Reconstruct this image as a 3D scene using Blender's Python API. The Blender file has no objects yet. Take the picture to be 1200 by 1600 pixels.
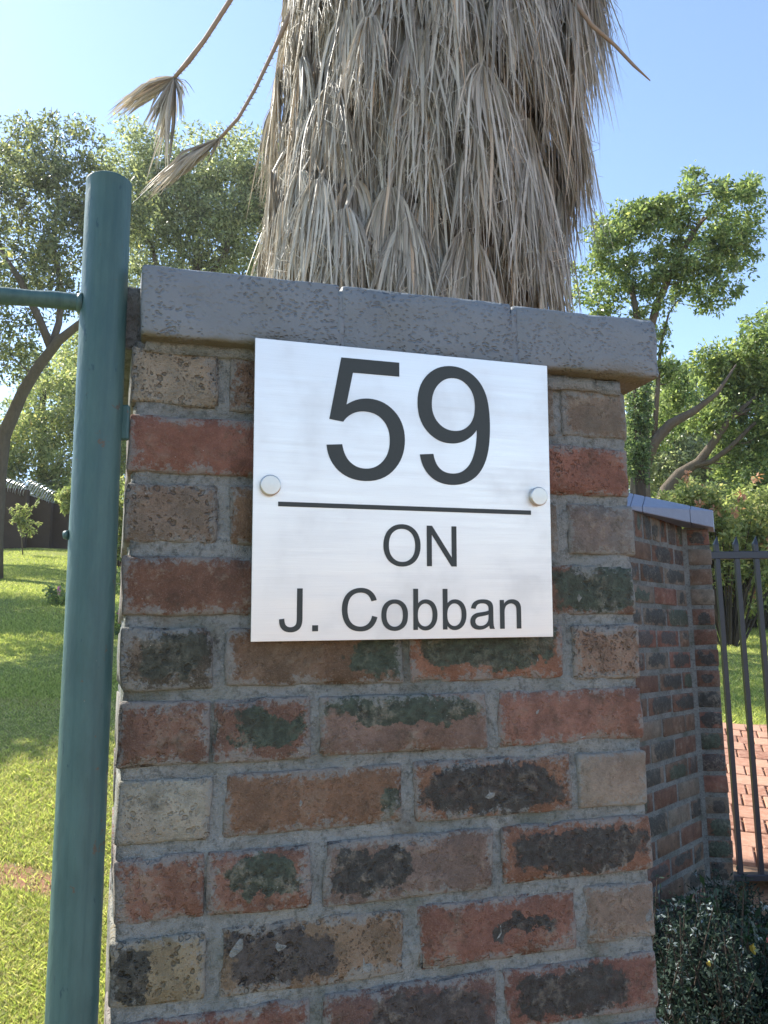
import bpy, bmesh, math, random
import numpy as np
from mathutils import Vector, Matrix, noise

# ------------------------------------------------------------------ camera
F, PITCH, ROLL = 1303.4, 0.16, -0.0109      # focal length in pixels of the 1200x1600 photograph
H = 1.25                                     # eye height
scn = bpy.context.scene
COL = scn.collection
cam = bpy.data.cameras.new('camera'); camo = bpy.data.objects.new('camera', cam); COL.objects.link(camo)
cam.sensor_fit = 'VERTICAL'; cam.sensor_height = 36.0; cam.sensor_width = 27.0
cam.lens = F / 1600 * 36.0; cam.clip_start = 0.02; cam.clip_end = 3000
_c, _s = math.cos(ROLL), math.sin(ROLL)
_r = Vector((1, 0, 0)); _f = Vector((0, math.cos(PITCH), math.sin(PITCH))); _u = Vector((0, -math.sin(PITCH), math.cos(PITCH)))
ri = _r * _c + _u * _s; ui = _r * -_s + _u * _c
m = Matrix((ri, ui, -_f)).transposed().to_4x4(); m.translation = (0, 0, H)
camo.matrix_world = m
scn.camera = camo
scn.render.resolution_x = 768; scn.render.resolution_y = 1024

# ------------------------------------------------------------------ sky, sun, exposure
SUN_AZ, SUN_EL = math.radians(-58), math.radians(47)     # left of the view direction, behind the pillar
w = bpy.data.worlds.new('World'); scn.world = w; w.use_nodes = True
nt = w.node_tree; bg = nt.nodes['Background']
sky = nt.nodes.new('ShaderNodeTexSky'); sky.sky_type = 'NISHITA'; sky.sun_disc = False
sky.sun_elevation = SUN_EL; sky.sun_rotation = SUN_AZ
sky.altitude = 1400; sky.air_density = 1.0; sky.dust_density = 0.7; sky.ozone_density = 0.8
nt.links.new(sky.outputs[0], bg.inputs[0]); bg.inputs[1].default_value = 0.15
sun = bpy.data.lights.new('sun', 'SUN'); suno = bpy.data.objects.new('sun', sun); COL.objects.link(suno)
sun.energy = 4.4; sun.angle = math.radians(0.53); sun.color = (1.0, 0.94, 0.84)
sd = Vector((math.sin(SUN_AZ) * math.cos(SUN_EL), math.cos(SUN_AZ) * math.cos(SUN_EL), math.sin(SUN_EL)))
suno.rotation_euler = sd.to_track_quat('Z', 'Y').to_euler()
suno.location = (-4, 4, 9)
scn.view_settings.view_transform = 'Standard'; scn.view_settings.look = 'None'
scn.view_settings.exposure = 1.25; scn.view_settings.gamma = 1.0
try: scn.view_settings.use_curve_mapping = False
except Exception: pass

VEIL_DENSITY = 0.0007  # density of the volume added to imitate lens glare
# ------------------------------------------------------------------ helpers
rnd = random.Random(7); rng = np.random.default_rng(7)

def ray(px, py):
    A, B = (px - 600) / F, (800 - py) / F
    a, b = _c * A - _s * B, _s * A + _c * B
    return Vector((a, math.cos(PITCH) - b * math.sin(PITCH), math.sin(PITCH) + b * math.cos(PITCH)))

def at(px, py, Y):
    r = ray(px, py)
    return r * (Y / r.y) + Vector((0, 0, H))

def ground(x, y):
    if y <= 2.6: return 0.0
    q = x / y
    t = min(1, max(0, (q + 0.42) / 0.84))
    s = 0.183 + (0.119 - 0.183) * t
    yy = min(y, 46.0)
    d = yy - 2.6
    return s * (d * d / (d + 0.4))

def on_ground(px, py):
    """where the ray through a pixel meets the ground"""
    r = ray(px, py); lo = 2.0
    t = 2.0
    while t < 60:
        p = r * t + Vector((0, 0, H))
        if p.z <= ground(p.x, p.y): break
        t += 0.02
    return r * t + Vector((0, 0, H))

def srgb(r, g, b, k=1.0):
    f = lambda c: ((c / 255 + 0.055) / 1.055) ** 2.4 if c > 10 else c / 255 / 12.92
    return (f(r) * k, f(g) * k, f(b) * k)

def tag(o, label=None, cat=None, group=None, kind=None):
    if label: o['label'] = label
    if cat: o['category'] = cat
    if group: o['group'] = group
    if kind: o['kind'] = kind
    return o

def empty(name, loc=(0, 0, 0), rz=0):
    o = bpy.data.objects.new(name, None); COL.objects.link(o)
    o.location = loc; o.rotation_euler = (0, 0, rz); o.empty_display_size = 0.1
    return o

def mobj(name, verts, faces, mat, parent=None, smooth=False):
    me = bpy.data.meshes.new(name)
    me.from_pydata([tuple(v) for v in verts], [], faces); me.update()
    return link(name, me, mat, parent, smooth)

def link(name, me, mat, parent=None, smooth=False):
    o = bpy.data.objects.new(name, me); COL.objects.link(o)
    if mat and not me.materials: me.materials.append(mat)
    if smooth: me.polygons.foreach_set('use_smooth', [True] * len(me.polygons))
    if parent: o.parent = parent
    return o

def quads(name, V, mat, parent=None, nv=4, smooth=False):
    """fast mesh of separate quads: V is (N, nv, 3)"""
    n = V.shape[0]; me = bpy.data.meshes.new(name)
    me.vertices.add(n * nv); me.vertices.foreach_set('co', V.astype(np.float32).ravel())
    me.loops.add(n * nv); me.loops.foreach_set('vertex_index', np.arange(n * nv, dtype=np.int32))
    me.polygons.add(n); me.polygons.foreach_set('loop_start', np.arange(0, n * nv, nv, dtype=np.int32))
    me.update(calc_edges=True)
    return link(name, me, mat, parent, smooth)

class MB:
    def __init__(s): s.v = []; s.f = []
    def add(s, verts, faces):
        k = len(s.v); s.v += [tuple(p) for p in verts]; s.f += [tuple(i + k for i in q) for q in faces]
    def box(s, a, b):
        x0, y0, z0 = a; x1, y1, z1 = b
        s.add([(x0,y0,z0),(x1,y0,z0),(x1,y1,z0),(x0,y1,z0),(x0,y0,z1),(x1,y0,z1),(x1,y1,z1),(x0,y1,z1)],
              [(0,3,2,1),(4,5,6,7),(0,1,5,4),(1,2,6,5),(2,3,7,6),(3,0,4,7)])
    def tube(s, pts, rad, n=8, caps=True):
        pts = [Vector(p) for p in pts]
        if not hasattr(rad, '__len__'): rad = [rad] * len(pts)
        ring = []; prev = None
        for i, p in enumerate(pts):
            d = (pts[min(i + 1, len(pts) - 1)] - pts[max(i - 1, 0)])
            if d.length < 1e-9: d = Vector((0, 0, 1))
            d.normalize()
            if prev is None:
                a = d.orthogonal().normalized()
            else:
                a = (prev - d * prev.dot(d)); a = a.normalized() if a.length > 1e-6 else d.orthogonal().normalized()
            prev = a; b = d.cross(a)
            ring.append([p + (a * math.cos(2 * math.pi * k / n) + b * math.sin(2 * math.pi * k / n)) * rad[i] for k in range(n)])
        k0 = len(s.v)
        for r in ring: s.v += [tuple(q) for q in r]
        for i in range(len(ring) - 1):
            for k in range(n):
                a, b = k0 + i * n + k, k0 + i * n + (k + 1) % n
                s.f.append((a, b, b + n, a + n))
        if caps:
            s.f.append(tuple(k0 + k for k in reversed(range(n))))
            s.f.append(tuple(k0 + (len(ring) - 1) * n + k for k in range(n)))
    def build(s, name, mat, parent=None, smooth=False): return mobj(name, s.v, s.f, mat, parent, smooth)

# ------------------------------------------------------------------ materials
class N:
    """small node-graph writer"""
    def __init__(s, name):
        s.m = bpy.data.materials.new(name); s.m.use_nodes = True
        s.t = s.m.node_tree; s.b = s.t.nodes['Principled BSDF']; s.out = s.t.nodes['Material Output']
    def set(s, sock, v):
        if hasattr(v, 'is_linked') or isinstance(v, bpy.types.NodeSocket): s.t.links.new(v, sock)
        else:
            if hasattr(sock.default_value, '__len__') and not hasattr(v, '__len__'): v = (v, v, v)
            if hasattr(sock.default_value, '__len__') and len(sock.default_value) == 4 and len(v) == 3: v = (*v, 1)
            sock.default_value = v
    def node(s, ty, **kw):
        n = s.t.nodes.new(ty)
        for k, v in kw.items(): setattr(n, k, v)
        return n
    def coord(s, kind='Object'): return s.node('ShaderNodeTexCoord').outputs[kind]
    def math(s, op, a, b=0.0, c=0.0, clamp=False):
        n = s.node('ShaderNodeMath', operation=op, use_clamp=clamp)
        s.set(n.inputs[0], a); s.set(n.inputs[1], b); s.set(n.inputs[2], c); return n.outputs[0]
    def vmath(s, op, a, b=(0, 0, 0)):
        n = s.node('ShaderNodeVectorMath', operation=op); s.set(n.inputs[0], a)
        if op == 'SCALE': s.set(n.inputs['Scale'], b)
        else: s.set(n.inputs[1], b)
        return n.outputs[0]
    def noise(s, vec, scale, detail=4, rough=0.55, dist=0.0):
        n = s.node('ShaderNodeTexNoise'); s.set(n.inputs['Vector'], vec)
        s.set(n.inputs['Scale'], scale); n.inputs['Detail'].default_value = detail
        n.inputs['Roughness'].default_value = rough; n.inputs['Distortion'].default_value = dist
        return n.outputs['Fac']
    def voro(s, vec, scale, out='Distance', rand=1.0, feature='F1'):
        n = s.node('ShaderNodeTexVoronoi', feature=feature); s.set(n.inputs['Vector'], vec)
        n.inputs['Scale'].default_value = scale; n.inputs['Randomness'].default_value = rand
        return n.outputs[out]
    def step(s, v, lo, hi, a=0.0, b=1.0):
        n = s.node('ShaderNodeMapRange', interpolation_type='SMOOTHSTEP')
        s.set(n.inputs['Value'], v); s.set(n.inputs['From Min'], lo); s.set(n.inputs['From Max'], hi)
        s.set(n.inputs['To Min'], a); s.set(n.inputs['To Max'], b); return n.outputs['Result']
    def mix(s, f, a, b, mode='MIX'):
        n = s.node('ShaderNodeMix', data_type='RGBA', blend_type=mode)
        s.set(n.inputs['Factor'], f); s.set(n.inputs['A'], a); s.set(n.inputs['B'], b) if False else None
        s.set(n.inputs[6], a); s.set(n.inputs[7], b); return n.outputs[2]
    def attr(s, name, out='Color'):
        n = s.node('ShaderNodeAttribute', attribute_type='OBJECT', attribute_name=name); return n.outputs[out]
    def sep(s, v):
        n = s.node('ShaderNodeSeparateXYZ'); s.set(n.inputs[0], v); return n.outputs
    def comb(s, x, y, z):
        n = s.node('ShaderNodeCombineXYZ'); s.set(n.inputs[0], x); s.set(n.inputs[1], y); s.set(n.inputs[2], z); return n.outputs[0]
    def bump(s, h, dist, strength=1.0, normal=None):
        n = s.node('ShaderNodeBump'); s.set(n.inputs['Height'], h)
        n.inputs['Distance'].default_value = dist; n.inputs['Strength'].default_value = strength
        if normal is not None: s.set(n.inputs['Normal'], normal)
        return n.outputs[0]
    def island(s): return s.node('ShaderNodeNewGeometry').outputs['Random Per Island']
    def ramp(s, f, stops):
        n = s.node('ShaderNodeValToRGB'); s.set(n.inputs[0], f); e = n.color_ramp.elements
        while len(e) < len(stops): e.new(0.5)
        for q, (p, c) in zip(e, stops): q.position = p; q.color = (*c, 1)
        return n.outputs[0]
    def fin(s, color=None, rough=0.8, normal=None, metal=0.0, spec=0.5):
        if color is not None: s.set(s.b.inputs['Base Color'], color)
        s.set(s.b.inputs['Roughness'], rough); s.set(s.b.inputs['Metallic'], metal)
        s.b.inputs['Specular IOR Level'].default_value = spec
        if normal is not None: s.set(s.b.inputs['Normal'], normal)
        return s.m

MORTAR = srgb(146, 148, 143, 1.05)

def mat_brick():
    g = N('brick'); P0 = g.coord(); P = g.vmath('ADD', P0, g.attr('seed', 'Vector'))
    base = g.attr('base'); x, y, z = g.sep(P0)
    half = g.sep(g.attr('half', 'Vector'))
    n1 = g.noise(P, 22, 5, 0.65); n2 = g.noise(P, 90, 4, 0.7); n3 = g.noise(P, 400, 2, 0.6); nb = g.noise(P, 11, 3, 0.6)
    col = g.mix(g.step(n1, 0.3, 0.7), g.vmath('SCALE', base, 0.72), g.vmath('SCALE', base, 1.22))
    hue = g.mix(g.step(nb, 0.38, 0.62, 0, 0.6), col, g.mix(0.5, col, srgb(112, 78, 58)), 'MIX')
    col = hue
    # sand-faced grain
    col = g.mix(g.step(n2, 0.35, 0.7, 0, 0.5), col, g.vmath('SCALE', col, 0.62))
    grain = g.noise(P, 650, 2, 0.7)
    col = g.mix(g.step(grain, 0.56, 0.7, 0, 0.42), col, g.mix(0.6, col, srgb(176, 162, 148)))
    col = g.mix(g.step(grain, 0.30, 0.42, 0.4, 0), col, g.vmath('SCALE', col, 0.4))
    # fire-flash patch of the brick: rounded rectangle with ragged edge
    pc = g.sep(g.attr('patch', 'Vector')); pr = g.sep(g.attr('psize', 'Vector'))
    wx = g.math('MULTIPLY', g.math('SUBTRACT', g.noise(P, 24, 6, 0.66), 0.5), 0.085); wz = g.math('MULTIPLY', g.math('SUBTRACT', g.noise(g.vmath('ADD', P, (5, 8, 3)), 26, 6, 0.66), 0.5), 0.075)
    dx = g.math('DIVIDE', g.math('SUBTRACT', g.math('ADD', x, wx), pc[0]), pr[0]); dz = g.math('DIVIDE', g.math('SUBTRACT', g.math('ADD', z, wz), pc[1]), pr[1])
    r4 = g.math('POWER', g.math('ADD', g.math('POWER', g.math('ABSOLUTE', dx), 3.2), g.math('POWER', g.math('ABSOLUTE', dz), 3.2)), 0.3125)
    edge = g.math('ADD', r4, g.math('MULTIPLY', g.math('SUBTRACT', g.noise(P, 17, 8, 0.68), 0.5), 1.0))
    pm = g.math('MULTIPLY', g.math('MULTIPLY', g.step(edge, 0.90, 1.03, 1, 0), g.step(g.noise(P, 70, 4, 0.7), 0.25, 0.5, 0.7, .93)), pc[2])
    spots = g.math('MULTIPLY', g.step(g.voro(P, 48), 0.10, 0.17, 1, 0), g.math('MULTIPLY', g.step(edge, 1.0, 1.7, 1, 0), g.math('MULTIPLY', pc[2], 0.85)))
    pm = g.math('MAXIMUM', pm, spots)
    pcol = g.mix(g.step(n2, 0.3, 0.7), g.vmath('SCALE', g.attr('pcol'), 0.6), g.vmath('SCALE', g.attr('pcol'), 1.5))
    col = g.mix(pm, col, pcol)
    # pits
    pit = g.sep(g.attr('pits', 'Vector'))
    dn = g.noise(P, 60, 2)
    Pw = g.vmath('ADD', P, g.vmath('SCALE', g.comb(dn, g.noise(P, 75, 2), g.noise(g.vmath('ADD', P, (7, 3, 1)), 66, 2)), 0.014))
    vo = g.math('ADD', g.voro(Pw, 105), g.math('MULTIPLY', g.math('SUBTRACT', g.noise(P, 45, 2), 0.5), 0.75))
    vo2 = g.math('ADD', g.voro(Pw, 230), g.math('MULTIPLY', g.math('SUBTRACT', g.noise(P, 30, 2), 0.5), 0.8))
    pitm = g.math('MULTIPLY', g.math('MAXIMUM', g.step(vo, 0.16, 0.34, 1, 0), g.step(vo2, 0.14, 0.30, 0.7, 0)), g.step(n1, 0.32, 0.55))
    pitm = g.math('MULTIPLY', pitm, pit[0])
    col = g.mix(g.math('MULTIPLY', pitm, 0.62), col, g.vmath('SCALE', col, 0.35))
    # pale bloom of lime
    ef = g.math('MULTIPLY', g.step(g.math('ADD', n2, g.math('MULTIPLY', g.math('SUBTRACT', n1, 0.5), 1.3)), 0.52, 0.82), g.math('MULTIPLY', pit[1], 1.1))
    col = g.mix(g.math('MULTIPLY', ef, 0.8), col, srgb(160, 148, 130))
    grime = g.noise(g.vmath('ADD', P, (2, 9, 4)), 34, 6, 0.75)
    col = g.mix(g.step(grime, 0.5, 0.72, 0, 0.6), col, srgb(62, 60, 50))
    # mortar smeared over the arrises
    ed = g.math('MINIMUM', g.math('SUBTRACT', half[0], g.math('ABSOLUTE', x)), g.math('SUBTRACT', half[2], g.math('ABSOLUTE', z)))
    sm = g.step(g.math('SUBTRACT', ed, g.math('MULTIPLY', g.math('ADD', g.math('SUBTRACT', n1, 0.46), g.math('MULTIPLY', g.math('SUBTRACT', g.noise(P, 130, 5, 0.75), 0.5), 1.1)), 0.050)), 0.0, 0.008, 0.70, 0)
    sm = g.math('MULTIPLY', sm, g.math('SUBTRACT', 1.0, pit[2]))
    col = g.mix(sm, col, g.mix(n2, g.vmath('SCALE', MORTAR, 0.55), g.vmath('SCALE', MORTAR, 1.1)))
    fl = g.step(g.voro(P, 130), 0.05, 0.075, 1, 0)
    col = g.mix(g.math('MULTIPLY', fl, g.step(nb, 0.52, 0.6, 0, 0.75)), col, srgb(190, 186, 178))
    h = g.math('SUBTRACT', g.math('ADD', g.math('MULTIPLY', n1, 0.9), g.math('ADD', g.math('MULTIPLY', n2, 0.7), g.math('MULTIPLY', g.math('ADD', n3, grain), 0.24))), g.math('MULTIPLY', pitm, 0.9))
    return g.fin(col, g.step(pm, 0, 1, 0.92, 0.6), g.bump(h, 0.0065, 1.0), spec=0.3)

def mat_mortar(name='mortar', k=1.0):
    g = N(name); P = g.coord()
    n1 = g.noise(P, 18, 5, 0.6); n2 = g.noise(P, 130, 4, 0.7); n3 = g.noise(P, 600, 2)
    col = g.mix(n1, srgb(108, 115, 114, k), srgb(180, 180, 174, k))
    col = g.mix(g.step(n2, 0.45, 0.7, 0, 0.65), col, srgb(76, 80, 74, k))
    col = g.mix(g.step(g.noise(P, 300, 3, .7), 0.58, 0.7, 0, 0.5), col, srgb(186, 184, 176, k))
    col = g.mix(g.step(g.noise(P, 7, 3), 0.5, 0.68, 0, 0.55), col, srgb(92, 96, 76, k))
    col = g.mix(g.step(g.noise(g.vmath('ADD', P, (4, 4, 9)), 11, 6, .7), 0.56, 0.70, 0, 0.6), col, srgb(116, 102, 86, k))
    col = g.mix(g.step(g.noise(g.vmath('ADD', P, (1, 6, 2)), 40, 6, .75), 0.60, 0.72, 0, 0.7), col, srgb(58, 58, 54, k))
    h = g.math('ADD', g.math('MULTIPLY', n1, 0.6), g.math('ADD', g.math('MULTIPLY', n2, 0.7), g.math('MULTIPLY', n3, 0.35)))
    return g.fin(col, 0.95, g.bump(h, 0.010, 1.0), spec=0.2)

def mat_cap():
    g = N('grey_painted_brick'); P0 = g.coord(); P = g.vmath('ADD', P0, g.attr('seed', 'Vector')); z = g.sep(P0)[2]
    n1 = g.noise(P, 14, 5, 0.6); n2 = g.noise(P, 140, 4, 0.7)
    vv = g.vmath('MULTIPLY', P, (1, 1, 1.5))
    vv = g.vmath('ADD', vv, g.vmath('SCALE', g.comb(g.noise(P, 60, 2), n1, g.noise(P, 80, 2)), 0.012))
    vo = g.math('ADD', g.voro(vv, 150), g.math('MULTIPLY', g.math('SUBTRACT', g.noise(P, 40, 2), 0.5), 0.6))
    pitm = g.math('MULTIPLY', g.step(vo, 0.02, 0.50, 1, 0), g.step(g.noise(P, 12, 2), 0.25, 0.6, 0.15, 1))
    col = g.mix(n1, srgb(106, 112, 115), srgb(132, 138, 142))
    col = g.mix(g.math('MULTIPLY', pitm, 0.16), col, srgb(84, 86, 88))
    col = g.mix(g.step(g.noise(P, 5, 4, 0.65), 0.52, 0.72, 0, 0.4), col, srgb(112, 110, 96))
    col = g.mix(g.step(n2, 0.62, 0.75, 0, 0.25), col, srgb(160, 160, 160))
    dirt_shadow = g.math('MULTIPLY', g.step(g.math('ADD', z, g.math('MULTIPLY', g.math('SUBTRACT', n1, 0.5), 0.02)), -0.045, -0.037, 1, 0), 0.8)  # brown dirt and shadow under the coping, painted along its lower edge
    col = g.mix(dirt_shadow, col, g.mix(n2, srgb(74, 68, 44), srgb(112, 104, 70)))
    h = g.math('SUBTRACT', g.math('ADD', g.math('MULTIPLY', n1, 1.0), g.math('MULTIPLY', n2, 0.35)), g.math('MULTIPLY', pitm, 0.55))
    return g.fin(col, 0.55, g.bump(h, 0.0040, 1.0), spec=0.4)

def mat_plate():
    g = N('brushed_aluminium'); P = g.coord()
    n = g.noise(g.vmath('MULTIPLY', P, (14, 1, 900)), 1.0, 3, 0.6); n2 = g.noise(g.vmath('MULTIPLY', P, (4, 1, 160)), 1.0, 3, 0.6)
    col = g.mix(n, (0.74, 0.74, 0.73), (0.86, 0.86, 0.85))
    g.b.inputs['Anisotropic'].default_value = 0.5
    tg = g.node('ShaderNodeTangent'); tg.direction_type = 'RADIAL'; tg.axis = 'Z'
    sm = g.noise(P, 9, 4, .6)
    col = g.mix(g.step(sm, .50, .75, 0, .17), col, srgb(150, 146, 136))
    return g.fin(col, g.math('ADD', g.step(n2, 0.2, 0.8, 0.36, 0.48), g.step(sm, .4, .7, 0, .08)), g.bump(n, 0.0004, 0.25), metal=0.62)

def mat_simple(name, c, rough=0.6, metal=0.0, nscale=40, amp=0.25, bump=0.0, spec=0.5):
    g = N(name); P = g.coord(); n = g.noise(P, nscale, 5, 0.6)
    col = g.mix(n, tuple(q * (1 - amp) for q in c), tuple(q * (1 + amp) for q in c))
    return g.fin(col, rough, g.bump(n, bump, 0.8) if bump else None, metal, spec)

def mat_leaf(name, a, b, trans=0.45, rough=0.5, extra=None, spec=0.5, tint=(1.4, 1.48, 1.05), hi=.88):
    """per-leaf colour between a and b, light passing through"""
    g = N(name); i = g.island()
    stops = [(0.0, a), (hi, b)] + ([(1.0, extra)] if extra else [])
    col = g.ramp(i, stops)
    g.fin(col, rough, spec=spec)
    tr = g.node('ShaderNodeBsdfTranslucent')
    g.set(tr.inputs[0], g.vmath('MULTIPLY', col, tint))
    mx = g.node('ShaderNodeMixShader'); mx.inputs[0].default_value = trans
    g.t.links.new(g.b.outputs[0], mx.inputs[1]); g.t.links.new(tr.outputs[0], mx.inputs[2])
    g.t.links.new(mx.outputs[0], g.out.inputs[0])
    return g.m

def mat_bark(name, c):
    g = N(name); P = g.coord(); n = g.noise(g.vmath('MULTIPLY', P, (1, 1, 0.3)), 16, 5, 0.7); n2 = g.noise(P, 60, 3)
    col = g.mix(n, tuple(q * 0.5 for q in c), tuple(q * 1.5 for q in c))
    return g.fin(col, 0.9, g.bump(g.math('ADD', n, g.math('MULTIPLY', n2, 0.4)), 0.04, 0.8), spec=0.2)

def mat_green_paint():
    g = N('green_enamel_paint'); P = g.coord(); x, y, z = g.sep(P)
    n1 = g.noise(g.vmath('MULTIPLY', P, (1, 1, 0.25)), 24, 5, 0.65); n2 = g.noise(P, 150, 3); n3 = g.noise(g.vmath('MULTIPLY', P, (1, 1, 0.4)), 60, 4, 0.7)
    col = g.mix(g.step(n1, 0.3, 0.7), srgb(52, 84, 82), srgb(76, 106, 101))
    col = g.mix(g.step(n3, 0.64, 0.70, 0, 0.75), col, srgb(28, 62, 72))
    col = g.mix(g.step(g.noise(g.vmath('ADD', P, (3, 1, 2)), 80, 4, 0.7), 0.70, 0.74, 0, 0.7), col, srgb(150, 160, 150))
    streak = g.noise(g.vmath('MULTIPLY', P, (1, 1, .03)), 130, 3, .6)
    col = g.mix(g.step(streak, .45, .65, 0, .3), col, srgb(36, 70, 72))
    rust = g.step(g.math('ADD', g.noise(P, 55, 5, .7), g.math('MULTIPLY', g.noise(P, 8, 2), .5)), .90, .95)
    col = g.mix(g.math('MULTIPLY', rust, .8), col, srgb(92, 70, 52))
    return g.fin(col, g.step(n1, 0.3, 0.7, 0.42, 0.6), g.bump(g.math('ADD', n1, g.math('MULTIPLY', n3, 0.6)), 0.003, 0.7), spec=0.5)

def mat_ground():
    g = N('lawn_and_soil'); P = g.coord(); x, y, z = g.sep(P)
    n1 = g.noise(P, 0.9, 5, 0.6); n2 = g.noise(P, 9, 5, 0.65); n3 = g.noise(P, 70, 4, 0.7); n4 = g.noise(P, 260, 2)
    grass = g.mix(g.step(n2, 0.3, 0.7), srgb(112, 126, 60), srgb(164, 168, 96))
    grass = g.mix(g.step(n1, 0.42, 0.62, 0, 0.35), grass, srgb(140, 136, 74))
    grass = g.mix(g.step(n3, 0.35, 0.65, 0.35, 0), grass, srgb(66, 78, 36))
    soil = g.mix(n3, srgb(122, 82, 62), srgb(176, 134, 106))
    soil = g.mix(g.step(n4, 0.5, 0.7, 0, 0.4), soil, srgb(200, 170, 140))
    # bare red soil strip inside the fence and the trodden verge where the camera stands
    wv = g.math('ADD', y, g.math('ADD', g.math('MULTIPLY', x, 0.45), g.math('MULTIPLY', g.math('SUBTRACT', n2, 0.5), 0.55)))
    strip = g.math('MULTIPLY', g.step(wv, 3.12, 3.24), g.step(wv, 3.36, 3.48, 1, 0))
    strip = g.math('MULTIPLY', strip, g.step(g.math('ADD', x, g.math('MULTIPLY', n1, 0.6)), -1.05, -0.95, 1, 0))
    verge = g.step(g.math('ADD', y, g.math('MULTIPLY', n2, 0.6)), 1.75, 2.1, 1, 0)
    bed = g.math('MULTIPLY', g.step(g.math('ADD', x, g.math('MULTIPLY', n2, 0.3)), 0.35, 0.55), g.step(g.math('ADD', y, g.math('MULTIPLY', n2, 0.3)), 4.6, 4.8, 1, 0))
    far = g.step(y, 7.6, 7.9)
    dry = g.mix(g.step(n2, .3, .7), srgb(112, 112, 78), srgb(146, 144, 112))
    col = g.mix(g.math('MAXIMUM', strip, bed), g.mix(verge, grass, dry), soil)
    thin = g.math('MULTIPLY', g.step(y, 4.0, 7.0, 0.45, 0), g.step(n2, 0.45, 0.6))
    col = g.mix(thin, col, g.mix(0.5, soil, srgb(176, 164, 110)))
    h = g.math('ADD', g.math('MULTIPLY', n2, 1.0), g.math('ADD', g.math('MULTIPLY', n3, 0.5), g.math('MULTIPLY', n4, 0.2)))
    return g.fin(col, 0.95, g.bump(h, 0.03, 0.9), spec=0.15)

M = {}
M['brick'] = mat_brick(); M['mortar'] = mat_mortar(); M['cap'] = mat_cap(); M['plate'] = mat_plate()
M['ink'] = mat_simple('dark_green_black_lettering', srgb(52, 58, 56), 0.55, 0, 300, 0.15)
M['steel'] = mat_simple('satin_steel', (0.60, 0.59, 0.55), 0.38, 1.0, 200, 0.06)
M['green'] = mat_green_paint(); M['ground'] = mat_ground()
M['black_iron'] = mat_simple('black_gate_paint', srgb(38, 42, 52), 0.35, 0, 60, 0.35, 0.0006)
M['wall_far'] = mat_simple('stained_dark_plaster', srgb(78, 66, 58), 0.95, 0, 1.6, 0.4, 0.02, 0.1)
M['wire'] = mat_simple('galvanised_wire', (0.62, 0.63, 0.64), 0.35, 0.8, 40, 0.1)
M['bark_grey'] = mat_bark('grey_bark', srgb(108, 98, 86)); M['bark_dark'] = mat_bark('dark_bark', srgb(74, 66, 58))
M['leaf_olive'] = mat_leaf('olive_leaves', srgb(70, 80, 58), srgb(146, 152, 114), 0.5, .4, extra=srgb(176, 168, 108))
M['leaf_grey'] = mat_leaf('grey_green_leaves', srgb(88, 100, 72), srgb(182, 186, 148), 0.48, .4, extra=srgb(196, 194, 146))
M['leaf_green'] = mat_leaf('glossy_green_leaves', srgb(72, 94, 56), srgb(158, 172, 112), 0.48, 0.33, extra=srgb(188, 190, 124))
M['leaf_dark'] = mat_leaf('dark_green_leaves', srgb(58, 80, 56), srgb(140, 158, 112), 0.46, 0.33, extra=srgb(164, 170, 112))
M['leaf_light'] = mat_leaf('light_green_leaves', srgb(104, 120, 72), srgb(184, 188, 132), 0.5, extra=srgb(200, 180, 126))
M['leaf_pink'] = mat_leaf('pink_new_shoots', srgb(176, 120, 98), srgb(208, 160, 130), 0.35)
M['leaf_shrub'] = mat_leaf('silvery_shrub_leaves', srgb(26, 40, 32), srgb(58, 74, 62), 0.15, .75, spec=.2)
M['leaf_silver'] = mat_leaf('pale_silver_shoots', srgb(84, 98, 96), srgb(158, 168, 164), 0.2, .7, spec=.2, tint=(1, 1, 1))
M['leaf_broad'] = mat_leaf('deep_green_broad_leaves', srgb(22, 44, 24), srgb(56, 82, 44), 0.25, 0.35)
M['petal'] = mat_leaf('magenta_petals', srgb(190, 60, 150), srgb(226, 130, 200), 0.3)
M['petal_red'] = mat_leaf('coral_petals', srgb(200, 70, 60), srgb(230, 130, 100), 0.3)
M['red_leaf'] = mat_simple('red_leaf', srgb(176, 88, 72), 0.6); M['yellow_leaf'] = mat_simple('yellow_leaf', srgb(150, 146, 66), 0.6)
M['palm_leaf'] = mat_leaf('dry_palm_leaf', srgb(128, 122, 110), srgb(214, 208, 194), 0.2, 0.5, hi=.93, extra=srgb(200, 170, 132), tint=(1.1, 1.02, .9))
M['petiole'] = mat_simple('dry_palm_stalk', srgb(150, 130, 110), 0.7, 0, 40, 0.3, 0.003)
M['grass'] = mat_leaf('grass_blades', srgb(112, 130, 64), srgb(186, 192, 118), 0.5, 0.5, tint=(1.6, 1.6, 1.0), extra=srgb(204, 196, 148))
M['paver'] = None

# ------------------------------------------------------------------ ground
def make_ground():
    def axis(lims):
        out = []
        for a, b, n in lims: out += list(np.linspace(a, b, n, endpoint=False))
        return out + [lims[-1][1]]
    xs = axis([(-400, -60, 12), (-60, -16, 22), (-16, 16, 96), (16, 60, 22), (60, 400, 12)])
    ys = axis([(-300, -20, 12), (-20, 0, 10), (0, 14, 70), (14, 50, 60), (50, 500, 14)])
    V = []; Fc = []
    for j, y in enumerate(ys):
        for i, x in enumerate(xs):
            z = ground(x, y)
            if y > 2.6: z += 0.05 * min(1, (y - 2.6) / 6) * noise.noise(Vector((x * 0.5, y * 0.5, 0)))
            V.append((x, y, z))
    nx = len(xs)
    for j in range(len(ys) - 1):
        for i in range(nx - 1): Fc.append((j * nx + i, j * nx + i + 1, (j + 1) * nx + i + 1, (j + 1) * nx + i))
    o = mobj('ground', V, Fc, M['ground'], smooth=True); tag(o, 'sloping lawn with bare soil around the pillar', kind='structure')
    return o
make_ground()

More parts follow.
